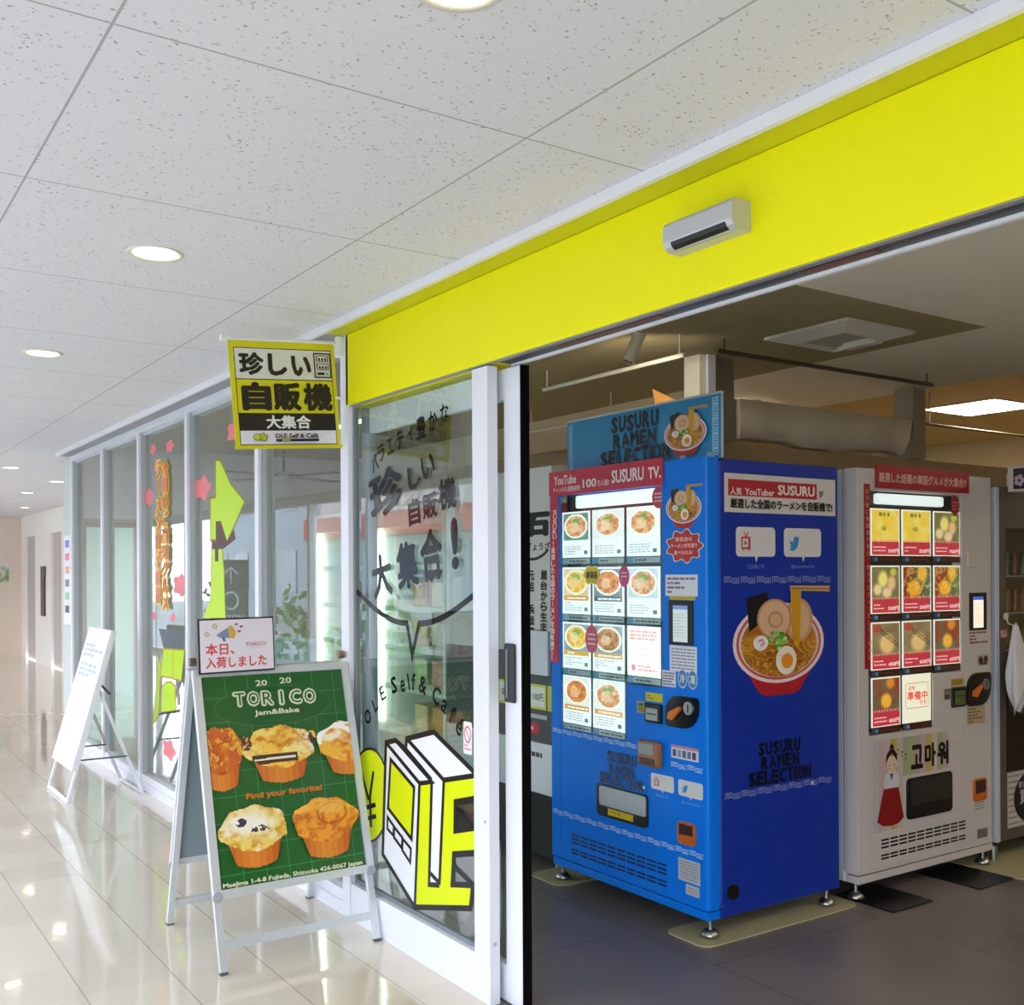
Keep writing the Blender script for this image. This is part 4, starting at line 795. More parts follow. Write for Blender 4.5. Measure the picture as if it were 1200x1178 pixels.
def machine(name, label, loc, rz, paint, side, blue):
    """frozen food vending machine, local x along the front, y into the machine"""
    e = empty(name, loc, rz, label=label, cat='vending machine'); W, D = 1.007, .77
    Mw = world_of(e); Wp = lambda x, y, z: Mw @ Vector((x, y, z)); ux = Mw.to_3x3() @ Vector((1, 0, 0)); uy = Mw.to_3x3() @ Vector((0, 1, 0))
    FP = lambda y=-.0004: Panel(Wp(0, y, 0), ux, (0, 0, 1)); RP = Panel(Wp(W+.0004, 0, 0), uy, (0, 0, 1))
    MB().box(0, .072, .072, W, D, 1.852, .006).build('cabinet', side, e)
    d = MB()
    d.box(.0, 0, .112, .072, .066, 1.855, .003).box(.0721, .001, 1.763, .7569, .066, 1.855).box(.5311, .001, .112, .7569, .066, .945).box(.0721, .001, .112, .531, .066, .702)
    d.prism([(.757, .0), (W-.02, 0), (W-.009, .003), (W-.003, .009), (W, .02), (W, .066), (.757, .066)], .112, 1.855)
    d.build('door', paint, e)
    MB().box(.0722, .0085, .704, .0745, .0495, 1.761).box(.531, .0085, .9455, .756, .0495, .9475).box(.5282, .0085, .704, .5308, .0495, .944).build('display_liner', BLK, e)
    MB().box(.004, .004, .072, W-.004, .07, .105, .003).build('kick_plate', paint, e)
    MB().box(W-.0005, .062, .13, W+.0015, .074, 1.84).box(W-.002, .055, .118, W+.004, .085, .124).build('door_edge_strip', mat('edge_strip_'+('blue' if blue else 'white'), '#2f57c0' if blue else '#c9ccd4', .3), e)
    MB().box(.0725, .05, .703, .7565, .064, 1.762).build('display_back', BLK, e)
    gl = MB().box(.073, .004, .946, .7565, .008, 1.762).box(.073, .004, .703, .5305, .008, .9458); gl.build('display_glass', GLS, e)
    MB().box(*((.16, .02, 1.70, .705, .045, 1.757) if blue else (.165, .012, 1.706, .64, .045, 1.752)), .008).build('lamp_tube', emit('display_tube_'+name, '#f4f6fb' if blue else '#fff4e2', 0.9 if blue else 1.0), e)
    for r, (z0, z1) in enumerate(ROWS):
        for c, (a, b) in enumerate(COLS):
            a, b = (a-.010, b-.010) if blue else (a+.017, b+.017)
            if r == 3 and c == 2: continue
            bp = FP(.0145); g = G(bp, 'glareblue' if blue else 'lit', z=0); g.slab(a, z0, b, z1, .004, '#e4e6ea'); sd = r*3+c+(1 if blue else 20)
            if blue:
                bgs = ['#3f6f6a', '#d9dfe4', '#e8e8ea', '#d0b080', '#5d6a7a', '#b8c4d4', '#6f7f8c', '#7a8894', '#f0dfe0', '#d8d0d0', '#d8d8de']; cap = [None, None, None, '#c9932a', '#4a5a6e', None, '#d0a040', '#c89a58', None, '#c98a2a', '#d09a50'][r*3+c]
                if (r, c) == (2, 2):
                    g.rect(a, z0, b, z1, '#f3eeee'); bars(g, a+.02, z1-.06, b-.02, z1-.015, 3, '#e6a8ae', 5); g.line(rr(a+.012, z0+.012, b-.012, z1-.07, .012), .002, '#e8b4b8', True); bars(g, a+.06, z0+.06, b-.05, z1-.085, 5, '#d9b8ba', 8, .3); g.ell(a+.04, z0+.035, .014, .014, '#e08a94', 14); bars(g, a+.07, z0+.02, b-.02, z0+.05, 2, '#e2a2aa', 9)
                else: ramen_card(g, a, z0, b, z1, bgs[r*3+c], cap, sd, (3, 3, 3, 1, 2, 3, 1, 0, 0, 2, 3)[r*3+c])
            elif (r, c) == (3, 1):
                g.rect(a, z0, b, z1, '#efe4d0'); w_, h_ = b-a, z1-z0; g.line(rr(a+w_*.1, z0+h_*.3, b-w_*.12, z1-h_*.18, .012), .003, '#b0605a', True)
                g.text('只今', a+w_*.18, z0+h_*.66, a+w_*.42, z0+h_*.77, '#c2453e', bold=.03); g.text('準備中', a+w_*.14, z0+h_*.46, b-w_*.16, z0+h_*.65, '#cf3b3e', bold=.03); g.text('です', a+w_*.55, z0+h_*.35, b-w_*.2, z0+h_*.45, '#c2453e', bold=.03)
            else:
                k = [0, 0, 1, 1, 2, 2, 3, 3, 4, 4, 4][r*3+c]; pr = ['350', '350', '700', '500', '500', '500', '450', '650', '650', '450', '450'][r*3+c]; gourmet_card(g, a, z0, b, z1, k, pr, sd)
            cd_ = g.build('product_card', e)
            g = G(FP(.0145), 'vinyl', z=0); y = z0-.029; g.slab(a, y, b, y+.026, .004, '#6fb6ea' if blue else '#5a1c20'); w_ = b-a
            if blue: g.rect(a+w_*.2, y+.003, b, y+.023, '#dfe2ea'); bars(g, a+w_*.25, y+.007, b-.01, y+.019, 1, '#6a5a66', sd)
            else: g.rect(a+.003, y+.003, a+w_*.24, y+.023, '#2468b0'); g.rect(a+w_*.12, y+.006, a+w_*.22, y+.02, '#a8c8e6'); bars(g, a+w_*.3, y+.009, b-.01, y+.017, 1, '#a0504e', sd)
            g.build('price_button', cd_)
    # payment side
    F = FP(); lc = (.796, 1.125, .936, 1.301) if blue else (.813, 1.130, .953, 1.309)
    m = MB().box(lc[0], -.004, lc[1], lc[2], .002, lc[3], .003); scr = m.build('display_screen', BLK, e)
    g = G(FP(-.0045), 'screen', z=0.0002); g.rect(lc[0]+.028, lc[1]+.012, lc[2]-.03, lc[3]-.02, '#9aa3a2' if blue else '#d8cdbb'); g.rect(lc[0]+.028, lc[3]-.036, lc[2]-.03, lc[3]-.02, '#5a6a9a' if blue else '#3c50a8'); bars(g, lc[0]+.034, lc[1]+.03, lc[2]-.04, lc[3]-.05, 8, '#7d8a8c' if blue else '#a89c92', 4, .3); g.build('screen_image', scr)
    cz = (.783, .80, .966, .925) if blue else (.786, .777, .973, .93)
    P = []
    for cx, cy, r_, a in ((cz[2]-.02, cz[3]-.02, .02, 0), (cz[0]+.075, cz[3]-.075, .075, PI/2), (cz[0]+.02, cz[1]+.02, .02, PI), (cz[2]-.085, cz[1]+.085, .085, 1.5*PI)): P += [(cx+r_*math.cos(a+PI/2*i/7), cy+r_*math.sin(a+PI/2*i/7)) for i in range(8)]
    FX = Matrix(((1, 0, 0, 0), (0, 0, -1, 0), (0, 1, 0, 0), (0, 0, 0, 1)))
    cp = MB().prism(P, .0, .012, FX).build('coin_panel', mat('gloss_black', '#09090a', .12), e)
    mx_, mz_ = (cz[0]+cz[2])/2, (cz[1]+cz[3])/2
    MB().prism([(mx_-.065, mz_-.03), (mx_-.06, mz_-.005), (mx_+.0, mz_+.022), (mx_+.003, mz_+.008), (mx_-.04, mz_-.035)], .012, .026, FX).build('return_lever', mat('orange_plastic', '#d9772a', .35), cp)
    MB().cyl((mx_+.045, -.012, mz_+.02), (mx_+.045, -.018, mz_+.02), .026, 20).m(1).box(mx_+.042, -.0195, mz_+.004, mx_+.048, -.0179, mz_+.036).build('coin_slot', [STEEL, BLK], cp)
    bz = (.656, .800, .757, .880) if blue else (.664, .78, .771, .875)
    bl = MB().box(bz[0], -.012, bz[1], bz[2], .001, bz[3], .006).build('bill_slot', BLK, e)
    MB().m(0).box(bz[0]+.015, -.0155, bz[1]+.012, bz[2]-.018, -.0115, bz[3]-.02).m(1).box(bz[0]+.022, -.017, bz[3]-.045, bz[2]-.025, -.0145, bz[3]-.04).build('bill_mouth', [mat('bill_mouth_grey', '#a7adb0', .3) if blue else mat('bill_mouth_green', '#56663c', .3), BLK], bl)
    pz = (.336, .362, .668, .500) if blue else (.329, .307, .666, .490)
    dp = MB().prism(rr(pz[0], pz[1], pz[2], pz[3], .022), .0, .006, FX).build('delivery_frame', BLK, e)
    MB().prism(rr(pz[0]+.022, pz[1]+(pz[3]-pz[1])*.34, pz[2]-.008, pz[3]-.008, .012), .006, .0085, FX).build('delivery_flap', mat('grey_flap', '#aab0b4', .15) if blue else mat('dark_flap', '#2a2926', .15), dp)
    rz_ = (.845, .346, .944, .433) if blue else (.836, .324, .94, .43)
    cr = MB().prism(rr(rz_[0], rz_[1], rz_[2], rz_[3], .018), .0, .008, FX).build('coin_return', mat('orange_rim', '#c9641a', .35), e)
    MB().prism([(rz_[0]+.012, rz_[1]+.035), (rz_[2]-.012, rz_[1]+.04), (rz_[2]-.012, rz_[3]-.008), (rz_[0]+.012, rz_[3]-.008)], .0078, .0095, FX).build('return_cup', mat('dark_cup', '#3a2622', .2), cr)
    # vents
    g = G(FP(), 'vinyl', z=.0006); VC = '#071c58' if blue else '#2a2628'
    for zz in ((.232, .214, .197, .166, .150) if blue else (.238, .222, .206, .172, .158)):
        for k in range(10): g.rect(.15+k*.0635, zz, .15+k*.0635+.054, zz+.0085, VC); g.z -= g.step
    g.build('vent_grille', e)
    for x, y in ((.03, .04), (W-.03, .04), (.03, D-.05), (W-.03, D-.05)):
        MB().cyl((x, y, .03), (x, y, .074), .009, 10).lathe((x, y, 0), [(.0, .032), (.02, .032), (.034, .016), (.036, .006), (0, .0062)], 18).build('levelling_foot', STEEL, e)
    return e, FP, RP, Mw
BLUE = mat('gloss_blue_paint', '#0579ea', .3, vary=.02, spec=.22); BLUES = mat('gloss_blue_shaded_side', '#08309c', .3, vary=.03, coat=.05); MWHITE = mat('machine_ivory', '#c6c0bc', .3, vary=.015)  # blue side is the front paint darkened, its shade put into the colour
# floor plates first: beige slabs under the feet of the machines
PLM = mat('beige_floor_plate', '#b3ab86', .5, vary=.06)
def plate(x0, y0, x1, y1, label, t=.006):
    o = MB().prism(rr(x0, y0, x1, y1, .05, 5), .0005, t).build('floor_plate', PLM, None, None, label=label, cat='floor plate', group='beige plates under the vending machine feet'); return o
plate(-3.1, 2.812, -2.862, 3.72, 'long beige floor plate under the right feet of the blue machine'); plate(-4.05, 2.826, -3.80, 3.70, 'beige floor plate under the left feet of the blue machine')
plate(-3.15, 4.62, -2.66, 5.3, 'beige floor plate at the far end of the white machine', .0055)
o = MB().prism(rr(-3.02, 3.745, -2.72, 4.02, .01, 2), .0005, .006).build('floor_plate', BLK, label='black floor plate under the near front foot of the white machine', cat='floor plate')
o = MB().prism(rr(-3.02, 4.33, -2.7, 4.61, .01, 2), .0005, .005).build('floor_plate', BLK, label='black floor plate under the far front foot of the white machine', cat='floor plate')
# ================================================= the blue noodle machine
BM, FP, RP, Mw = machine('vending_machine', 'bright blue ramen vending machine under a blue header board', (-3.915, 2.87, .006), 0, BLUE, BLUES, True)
RED = '#cb2a46'
def tagsheet(fn, name, panel, parent, label=None, fin='vinyl', z=.0006):
    g = G(panel, fin, z=z); fn(g); return g.build(name, parent, label=label)
def f(g):
    b = g.P((644, 555), (778, 565)); g.slab(0.0, 1.762, .771, 1.872, .004, RED)
    T(g, 'YouTube', 650, 557, 676, 568, '#f3dfe2', bold=.03); T(g, 'チャンネル登録者数', 649, 570, 681, 576.5, '#f0d8dc', bold=.025); T(g, '100', 684, 561, 700, 571.5, '#f6e8ea', bold=.035); T(g, '万人超!', 701, 562, 715, 569.5, '#f0d8dc', bold=.025); T(g, 'SUSURU', 718, 549, 756, 565, '#f8ecee', bold=.04); T(g, 'TV.', 761, 547, 776, 561, '#f8ecee', bold=.04)
tagsheet(f, 'header_strip', FP(-.003), BM, 'red strip with white lettering', z=0)
def f(g):
    g.slab(.0, 1.0, .062, 1.76, .002, RED); g.vtext('SUSURU', .04, 1.70, 1.565, .03, '#f3e2e6', .03); g.vtext('!厳選した全国のラーメンを自販機で!', .032, 1.56, 1.01, .03, '#f3e2e6', .03)
tagsheet(f, 'side_strip', FP(), BM, 'red vertical strip with white lettering', z=0)
LB = '#e4e4ee'
def f(g): c = g.p.px(801, 595); bowl_pic(g, c[0], c[1], .1, .062, sd=5)
tagsheet(f, 'ramen_sticker', FP(), BM)
def f(g):
    cx, cy = .886, 1.514
    for k, (s, h) in enumerate(((1, '#ecd9c8'), (.93, '#7a1c22'), (.88, '#c2242c'))):
        g.poly([(cx+(.098*s+.011*math.cos(9*a))*math.cos(a), cy+(.062*s+.008*math.cos(9*a))*math.sin(a)) for a in [2*PI*i/72 for i in range(72)]], h)
    g.text('有名店の', cx-.05, cy+.018, cx+.045, cy+.036, '#f2c8bc', bold=.03); g.text('ラーメンが冷凍で', cx-.075, cy-.008, cx+.075, cy+.011, '#f2c8bc', bold=.03); g.text('食べられる!', cx-.055, cy-.034, cx+.05, cy-.016, '#f2c8bc', bold=.03)
tagsheet(f, 'burst_sticker', FP(), BM, 'red wavy badge sticker')
def label(name, x0, y0, x1, y1, h, ink=None, n=3, sd=1, fill=.4, lab=None, panel=None, parent=None, extra=None, m=.010):
    g = G(panel or FP(), 'paper'); g.rect(x0, y0, x1, y1, h)
    if ink: bars(g, x0+m, y0+m*.7, x1-m, y1-m*.7, n, ink, sd, fill)
    if extra: extra(g)
    return g.build(name, parent or BM, label=lab)
label('notice_label', .778, 1.318, .96, 1.402, LB, '#8a6f86', 4, 11, .5); label('screen_label', .802, 1.303, .946, 1.317, '#d8c40e', '#a08a10', 1, 12, .4, 'yellow label', m=.004)
label('instruction_label', .80, 1.02, .954, 1.122, LB, '#7d7d8c', 7, 13, .35); label('notice_label', .755, .955, .835, 1.0195, LB, '#6a6a78', 5, 14, .5, m=.006)
for cx, ch in ((.873, '冷'), (.93, '凍')):
    g = G(FP(), 'vinyl', z=.001); g.ell(cx, .994, .027, .038, '#cfd6e2'); g.ell(cx, .994, .023, .033, '#4d7fb4'); g.text(ch, cx-.015, .976, cx+.015, 1.012, '#e9eef4', bold=.03); g.build('round_badge', BM)
label('yellow_label', .656, .887, .758, .922, '#d6cc1c', '#6f6a12', 2, 15, .4, 'yellow label'); label('card_label', .603, .833, .65, .880, '#b9b442', None, extra=lambda g: (g.rect(.609, .86, .643, .874, '#3a6a8a'), bars(g, .609, .838, .645, .857, 2, '#5f5a22', 16)))
def _pict(g):
    g.rect(.807, .717, .96, .728, '#c88a9c')
    for k in range(5): g.rect(.815+k*.028, .683, .835+k*.028, .711, ('#4a5a8a', '#8a96b0', '#5a6a7a', '#6a7aa0', '#3a4a6a')[k])
label('picture_label', .807, .676, .96, .728, '#d9dae4', extra=_pict); label('rating_label', .844, .200, .966, .288, '#b9bcc0', '#7d8288', 7, 17, .35); label('serial_label', .886, .152, .961, .192, '#b4b8bb', '#868a8c', 3, 18, .4)
tagsheet(lambda g: tv_badge(g, .685, .533, .821, .597), 'video_badge', FP(), BM, 'white badge with a red television icon'); tagsheet(lambda g: tv_badge(g, .846, .533, .983, .596, True), 'bird_badge', FP(), BM, 'white badge with a blue bird')
def f(g):
    g.text('SUSURU TV', .715, .505, .79, .517, '#7fb4f0', bold=.0)
tagsheet(f, 'badge_caption', FP(), BM); tagsheet(lambda g: g.text('@susururamen2nd', .862, .502, .968, .515, '#7fb4f0', bold=.0), 'badge_caption', FP(), BM)
for a_ in ((.01, .60, .69, .02, 8), (.80, .985, .648, .02, 2.5), (.01, .985, .318, .021, 12)): tagsheet(lambda g: fret_row(g, a_[0], a_[1], a_[2], a_[3], int(a_[4]), '#c4daf4'), 'fret_border', FP(), BM, 'pale fret border')
tagsheet(lambda g: brush_px(g, (('SUSURU', 711, 882.5, 747, 896), ('RAMEN', 714, 897, 744, 909), ('SELECTION', 703.5, 909.5, 755.5, 922.5)), '#0e1232'), 'brand_lettering', FP(), BM, 'black hand-cut lettering')
def f(g): g.rect(.415, .374, .58, .402, '#d8b90c'); bars(g, .43, .381, .565, .396, 1, '#a88c08', 3)
tagsheet(f, 'yellow_label', FP(-.0062), BM)
cr = MB().box(.630, -.03, .622, .762, .0, .728, .012).m(1).box(.642, -.034, .672, .735, -.0295, .718, .002).m(2).box(.65, -.033, .634, .74, -.0298, .66, .003)
cr.build('card_reader', [mat('copper_plastic', '#a9714e', .3, metal=.3), mat('reader_glass', '#9aa2a4', .15), mat('dark_brown', '#4a2f28', .3)], BM)
for cx, cz, r1, r2, h in ((.735, 1.715, .04, .045, '#c9405a'), (.517, 1.395, .034, .045, '#d9447a'), (.296, 1.12, .045, .062, '#dd5a72')):
    tagsheet(lambda g: (g.ell(cx, cz, r1, r2, h), bars(g, cx-r1*.6, cz-r2*.5, cx+r1*.6, cz+r2*.5, 3, '#f4d6dc', int(cz*100), .4)), 'glass_badge', FP(.0036), BM, 'pink badge on the glass', z=0)
def f(g):
    P = [(.30+.06*math.cos(a)*(1+.12*math.cos(6*a)), 1.40+.042*math.sin(a)*(1+.12*math.cos(6*a))) for a in [2*PI*i/48 for i in range(48)]]; g.poly(P, '#f4e9a0'); g.poly([(.30+(a-.30)*.9, 1.40+(b-1.40)*.88) for a, b in P], '#e8c41c'); g.text('新商品', .262, 1.385, .338, 1.418, '#2a1a0a', bold=.05)
tagsheet(f, 'glass_badge', FP(.0036), BM, 'yellow badge on the glass', z=0)
# right side of the blue machine
def f(g):
    g.fin('paper'); g.rect(.096, 1.645, .752, 1.797, '#d6cfcb'); q_ = g.P((853, 561), (853, 580.5), (957, 576)); g.rect(q_[0][0], q_[1][1], q_[2][0], q_[0][1], '#b0202a')
    T(g, '人気', 855.5, 571, 869, 580, '#eeddd8', bold=.03); T(g, 'YouTuber', 872.5, 573, 907, 581, '#eeddd8', bold=.03); T(g, 'SUSURU', 911, 569.5, 954, 581.5, '#f0e2de', bold=.045); T(g, 'が', 959, 575, 964, 583, '#16140f', bold=.04)
    T(g, '厳選した全国のラーメンを自販機で!', 855, 586.5, 974.5, 598, '#15120f', bold=.05)
tagsheet(f, 'side_banner', RP, BM, 'white and red banner label on the side'); tagsheet(lambda g: tv_badge(g, .158, 1.472, .382, 1.589), 'video_badge', RP, BM, 'large white badge with a red television icon'); tagsheet(lambda g: tv_badge(g, .433, 1.472, .66, 1.589, True), 'bird_badge', RP, BM, 'large white badge with a blue bird')
def f(g):
    g.text('SUSURU TV', .222, 1.424, .318, 1.441, '#6f92d8', bold=.01)
tagsheet(f, 'badge_caption', RP, BM); tagsheet(lambda g: g.text('@susururamen2nd', .476, 1.423, .617, 1.441, '#6f92d8', bold=.01), 'badge_caption', RP, BM)
for z_ in (1.38, .54): tagsheet(lambda g: fret_row(g, .088, .722, z_, .025, 7, '#8c97c8'), 'fret_border', RP, BM, 'grey fret border on the side')
tagsheet(lambda g: bowl_pic(g, .406, 1.125, .268, .162, sd=9, res=84), 'ramen_picture', RP, BM, 'large ramen bowl picture on the side'); tagsheet(lambda g: brush_px(g, (('SUSURU', 888, 867, 938, 883), ('RAMEN', 891, 883.5, 936, 899), ('SELECTION', 876, 900, 949, 917)), '#05081c'), 'brand_lettering', RP, BM, 'black hand-cut lettering on the side')
MB().cyl((1.0065, .13, .167), (1.016, .13, .167), .03, 20).build('rubber_plug', BLK, BM)
# header board on top
TB = empty('header_board', (-3.396, 2.95, 1.8625), label='light blue ramen header board standing on top of the blue machine', cat='sign'); m = MB().m(0).box(-.49, 0, 0.0, .49, .012, .247).m(1).box(-.49, -.004, .247, .49, .016, .2555); m.build('board', [mat('header_board_edge', '#b9c4cc', .4), SILV], TB)
for x in (.29, .44): MB().box(x, -.03, 0, x+.016, .0, .022, .003).build('clip', mat('clear_clip', '#8fb4d8', .2), TB)
TP = Panel((-3.886, 2.9495, 1.8625), (1, 0, 0), (0, 0, 1))
def f(g):
    g.rect(0, .0, .98, .247, '#2b86bd'); fret_col(g, .026, .01, .237, .024, 5, '#8fc0e0'); fret_col(g, .95, .008, .239, .03, 4, '#a8cfe8')
    brush_px(g, (('SUSURU', 716, 484, 772.5, 504), ('RAMEN', 718.5, 505, 770.5, 523), ('SELECTION', 704.5, 524, 787.5, 544)))
    c = g.p.px(805, 508); bowl_pic(g, c[0], c[1], .122, .070, sd=2)
tagsheet(f, 'board_print', TP, TB, z=.0004)
# ================================================= the white gourmet machine
WM, FP, RP, Mw = machine('vending_machine', 'white vending machine of Korean snacks with a red banner, behind the blue one', (-2.88, 3.73, .006), PI/2, MWHITE, mat('machine_white_side', '#dcdfe8', .3), False)
DR = '#a3181f'
def f(g): g.slab(.118, 1.772, .808, 1.874, .004, DR); T(g, '厳選した話題の韓国グルメが大集合!!', 1029, 557, 1131, 568.5, '#d9b0a8', bold=.03)
tagsheet(f, 'header_strip', FP(-.003), WM, 'dark red banner with pale lettering', z=0)
def f(g): g.slab(.045, .992, .083, 1.787, .002, DR); g.vtext('お手軽に韓国旅行気分、自分へのちょっとしたご褒美に。', .064, 1.77, 1.0, .024, '#d09a90', .02)
tagsheet(f, 'side_strip', FP(), WM, 'dark red vertical strip', z=0)
def f(g):
    g.poly([(.71+(.034+.004*math.cos(10*a))*math.cos(a), 1.715+(.05+.006*math.cos(10*a))*math.sin(a)) for a in [2*PI*i/60 for i in range(60)]], '#a0202a'); bars(g, .69, 1.69, .735, 1.735, 3, '#d98a86', 4, .4)
tagsheet(f, 'round_badge', FP(.0036), WM, 'dark red round badge', z=0)
tagsheet(lambda g: bars(g, .815, 1.066, .962, 1.126, 4, '#8f4a3a', 21, .5), 'screen_lettering', FP(), WM, fin='paper')
label('sticker_label', .876, .96, .974, 1.014, '#b8a888', parent=WM, extra=lambda g: (g.ell(.905, .985, .02, .02, '#3a2a20', 12), g.ell(.945, .99, .018, .018, '#3a2a20', 12), g.rect(.895, .965, .955, .975, '#4a3426')))
label('yellow_label', .665, .878, .765, .912, '#b8923a', '#4a3a14', 2, 22, .4, parent=WM); label('card_label', .615, .82, .658, .868, '#4a4232', parent=WM, extra=lambda g: g.rect(.62, .842, .652, .862, '#8a7f5a'))
label('instruction_label', .791, .688, .936, .774, '#b29f7a', '#5a4a32', 5, 23, .4, parent=WM); label('rating_plate', .869, .144, .953, .188, '#6b5f5e', parent=WM); tagsheet(lambda g: bars(g, .85, .28, .925, .318, 3, '#8a8a80', 24, .5), 'return_lettering', FP(), WM, fin='paper')
tagsheet(lambda g: g.line([(.655, .615), (.765, .615), (.765, .70)], .002, '#a19c98'), 'hatch_seam', FP(), WM)
def f(g):
    B = ['#b7b9ba', '#c3a9a8', '#c6b3ae', '#c0a65a', '#c0b2a8', '#9fa48a', '#a7a977', '#b0a0a0', '#c0a8a6', '#c0a860', '#c4b6b0', '#a4aa80', '#bda8a8']
    x0, x1 = .093, .643
    for i, h in enumerate(B):
        a = x0+(x1-x0)*i/len(B); b_ = x0+(x1-x0)*(i+1)/len(B); g.rect(a, .28 if b_ < .335 else .505, b_, .676, h); g.z -= g.step
    g.z += g.step; K = '#15100e'
    for ch, xx0, xx1 in (('고', .362, .45), ('마', .462, .545), ('워', .555, .642)): g.text(ch, xx0, .525, xx1, .635, K, bold=.06)
    for k in range(3): g.ell(.27+k*.025, .625-.012*k, .008, .004, '#4a5a34', 8); g.ell(.262+k*.03, .607-.012*k, .006, .004, '#a03a34', 8)
    cx = .22   # a lady in a wide red skirt
    g.poly([(cx-.05, .47), (cx+.045, .47), (cx+.085, .325), (cx+.05, .305), (cx, .298), (cx-.06, .304), (cx-.1, .325)], '#8a1214'); g.poly([(cx-.045, .53), (cx-.06, .49), (cx-.05, .463), (cx+.045, .463), (cx+.055, .49), (cx+.038, .53), (cx, .54)], '#c9c9ce')
    g.poly([(cx-.018, .538), (cx+.014, .538), (cx, .495)], '#6a2430'); g.ell(cx, .565, .036, .04, '#d8bfa6', 20); g.poly([(cx-.04, .575), (cx-.036, .61), (cx-.012, .632), (cx+.014, .632), (cx+.036, .608), (cx+.038, .575), (cx+.02, .6), (cx, .615), (cx-.02, .6)], '#1c1212'); g.ell(cx, .643, .014, .012, '#1c1212', 12)
    for s in (-1, 1): g.ell(cx+s*.014, .563, .003, .004, K, 8); g.ell(cx+s*.022, .55, .007, .004, '#cf8a80', 8)
    g.line([(cx-.008, .546), (cx, .543), (cx+.008, .546)], .0015, '#8a3a34')
tagsheet(f, 'striped_sticker', FP(), WM, 'pastel striped sticker with a lady in a red skirt and black Korean letters')
MB().box(.80, -.005, 1.425, .865, .001, 1.505, .003).build('card_holder', mat('clear_holder', '#cfc8bc', .12), WM)
MB().box(-.003, .07, .12, -.0005, .075, 1.85).build('door_gap', mat('gap_grey', '#8d929c', .4), WM)
# ---------------------------------------------------------------- third machine at the right edge
e = empty('showcase_machine', (-2.88, 4.765, .006), PI/2, label='grey glass-fronted vending machine at the right edge, beside the white one', cat='vending machine')
GREY = mat('warm_grey_paint', '#544d46', .4); Mw3 = world_of(e); FP3 = lambda y=-.0004: Panel(Mw3 @ Vector((0, y, 0)), (0, 1, 0), (0, 0, 1))
MB().m(0).box(0, .07, .07, 1.0, .75, 1.83, .006).build('cabinet', GREY, e)
MB().box(0, 0, .10, .032, .068, 1.815, .004).build('edge_post', mat('pale_blue_grey', '#b9bfca', .35), e)
MB().box(.034, 0.004, .10, .09, .068, 1.81).box(.0905, .004, .10, 1, .068, .43).box(.0905, .004, 1.62, 1, .068, 1.81).box(.95, .004, .43, 1, .068, 1.62).build('front_frame', GREY, e)
MB().box(.091, .06, .431, .949, .068, 1.619).build('case_back', BLK, e)
for z in (.82, 1.02, 1.2, 1.38):
    s_ = MB().box(.0915, .012, z, .948, .058, z+.006).build('shelf', mat('glass_shelf', '#9ab0a4', .15), e)
MB().box(.091, .006, .70, .949, .009, 1.619).build('glass_pane', GLS, e)
MB().box(.0905, .003, .431, .949, .009, .699).build('delivery_panel', mat('gloss_black', '#09090a', .12), e)
g = G(FP3(.0035), 'paper', z=.0003); g.rect(.095, .155, .5, .425, '#b9b2aa'); bars(g, .10, .16, .5, .42, 9, '#8a837c', 2, .3); g.ell(.30, .29, .15, .125, '#120f14', 36); g.text('買取', .20, .26, .40, .33, '#b5aeb4', bold=.02); g.text('即日', .19, .34, .26, .37, '#b5aeb4', bold=.02); g.build('poster', e, label='pale poster with a black disc')
for x, y in ((.05, .05), (.95, .05), (.05, .7), (.95, .7)): MB().cyl((x, y, 0), (x, y, .072), .018, 12).build('foot', STEEL, e)
g = G(FP3(), 'paper', z=.0003); g.rect(.035, 1.085, .09, 1.125, '#b9847c'); bars(g, .04, 1.09, .088, 1.12, 2, '#e0bcb4', 2); g.build('price_tag', e)
hk = MB().cyl((.075, 0.0, 1.19), (.075, -.008, 1.19), .018, 16).tube([(.075, -.008, 1.18), (.075, -.016, 1.155), (.075, -.05, 1.145), (.075, -.056, 1.16)], .004)
hook = empty('hook', Mw3 @ Vector((.075, -.0005, 1.19)), PI/2, label='round beige hook stuck on the front of the grey glass machine', cat='hook'); hk.v = [(x-.075, y-.0005, z-1.19) for x, y, z in hk.v]; hk.build('hook_body', mat('beige_hook', '#cbbf9e', .4), hook)
# drinks standing on its shelves
def mw(x, y, z): return Mw3 @ Vector((x, y, z))
k = 0
for zi, (z, cols_) in enumerate(((.826, ('#24351c', '#6e5a20', '#3d4626')), (1.026, ('#6a5a20', '#7a5a24', '#5a4a20')), (1.206, ('#7a4016', '#6a3414', '#6a4a24')), (1.386, ('#1c3a34', '#4a1614', '#22443e')))):
    for i, h in enumerate(cols_):
        p = mw(.15+i*.07, .034, z+.0005); b = MB().lathe((0, 0, 0), [(0, 0), (.018, 0), (.02, .01), (.02, .075), (.010, .10), (.009, .118), (.0, .118)], 14)
        o = b.build('drink_bottle', mat('drink_%d' % k, h, .2), None, Matrix.Translation(p), label='small %s bottle on the %s shelf of the grey machine, %s' % (('green', 'amber', 'olive', 'yellow', 'pale yellow', 'mustard', 'orange', 'rust', 'tan', 'teal', 'red', 'sea green')[k], ('lowest', 'second', 'third', 'top')[zi], ('by the hook', 'in the middle', 'by the edge')[i]), cat='bottle', group='bottles in the grey glass machine'); k += 1
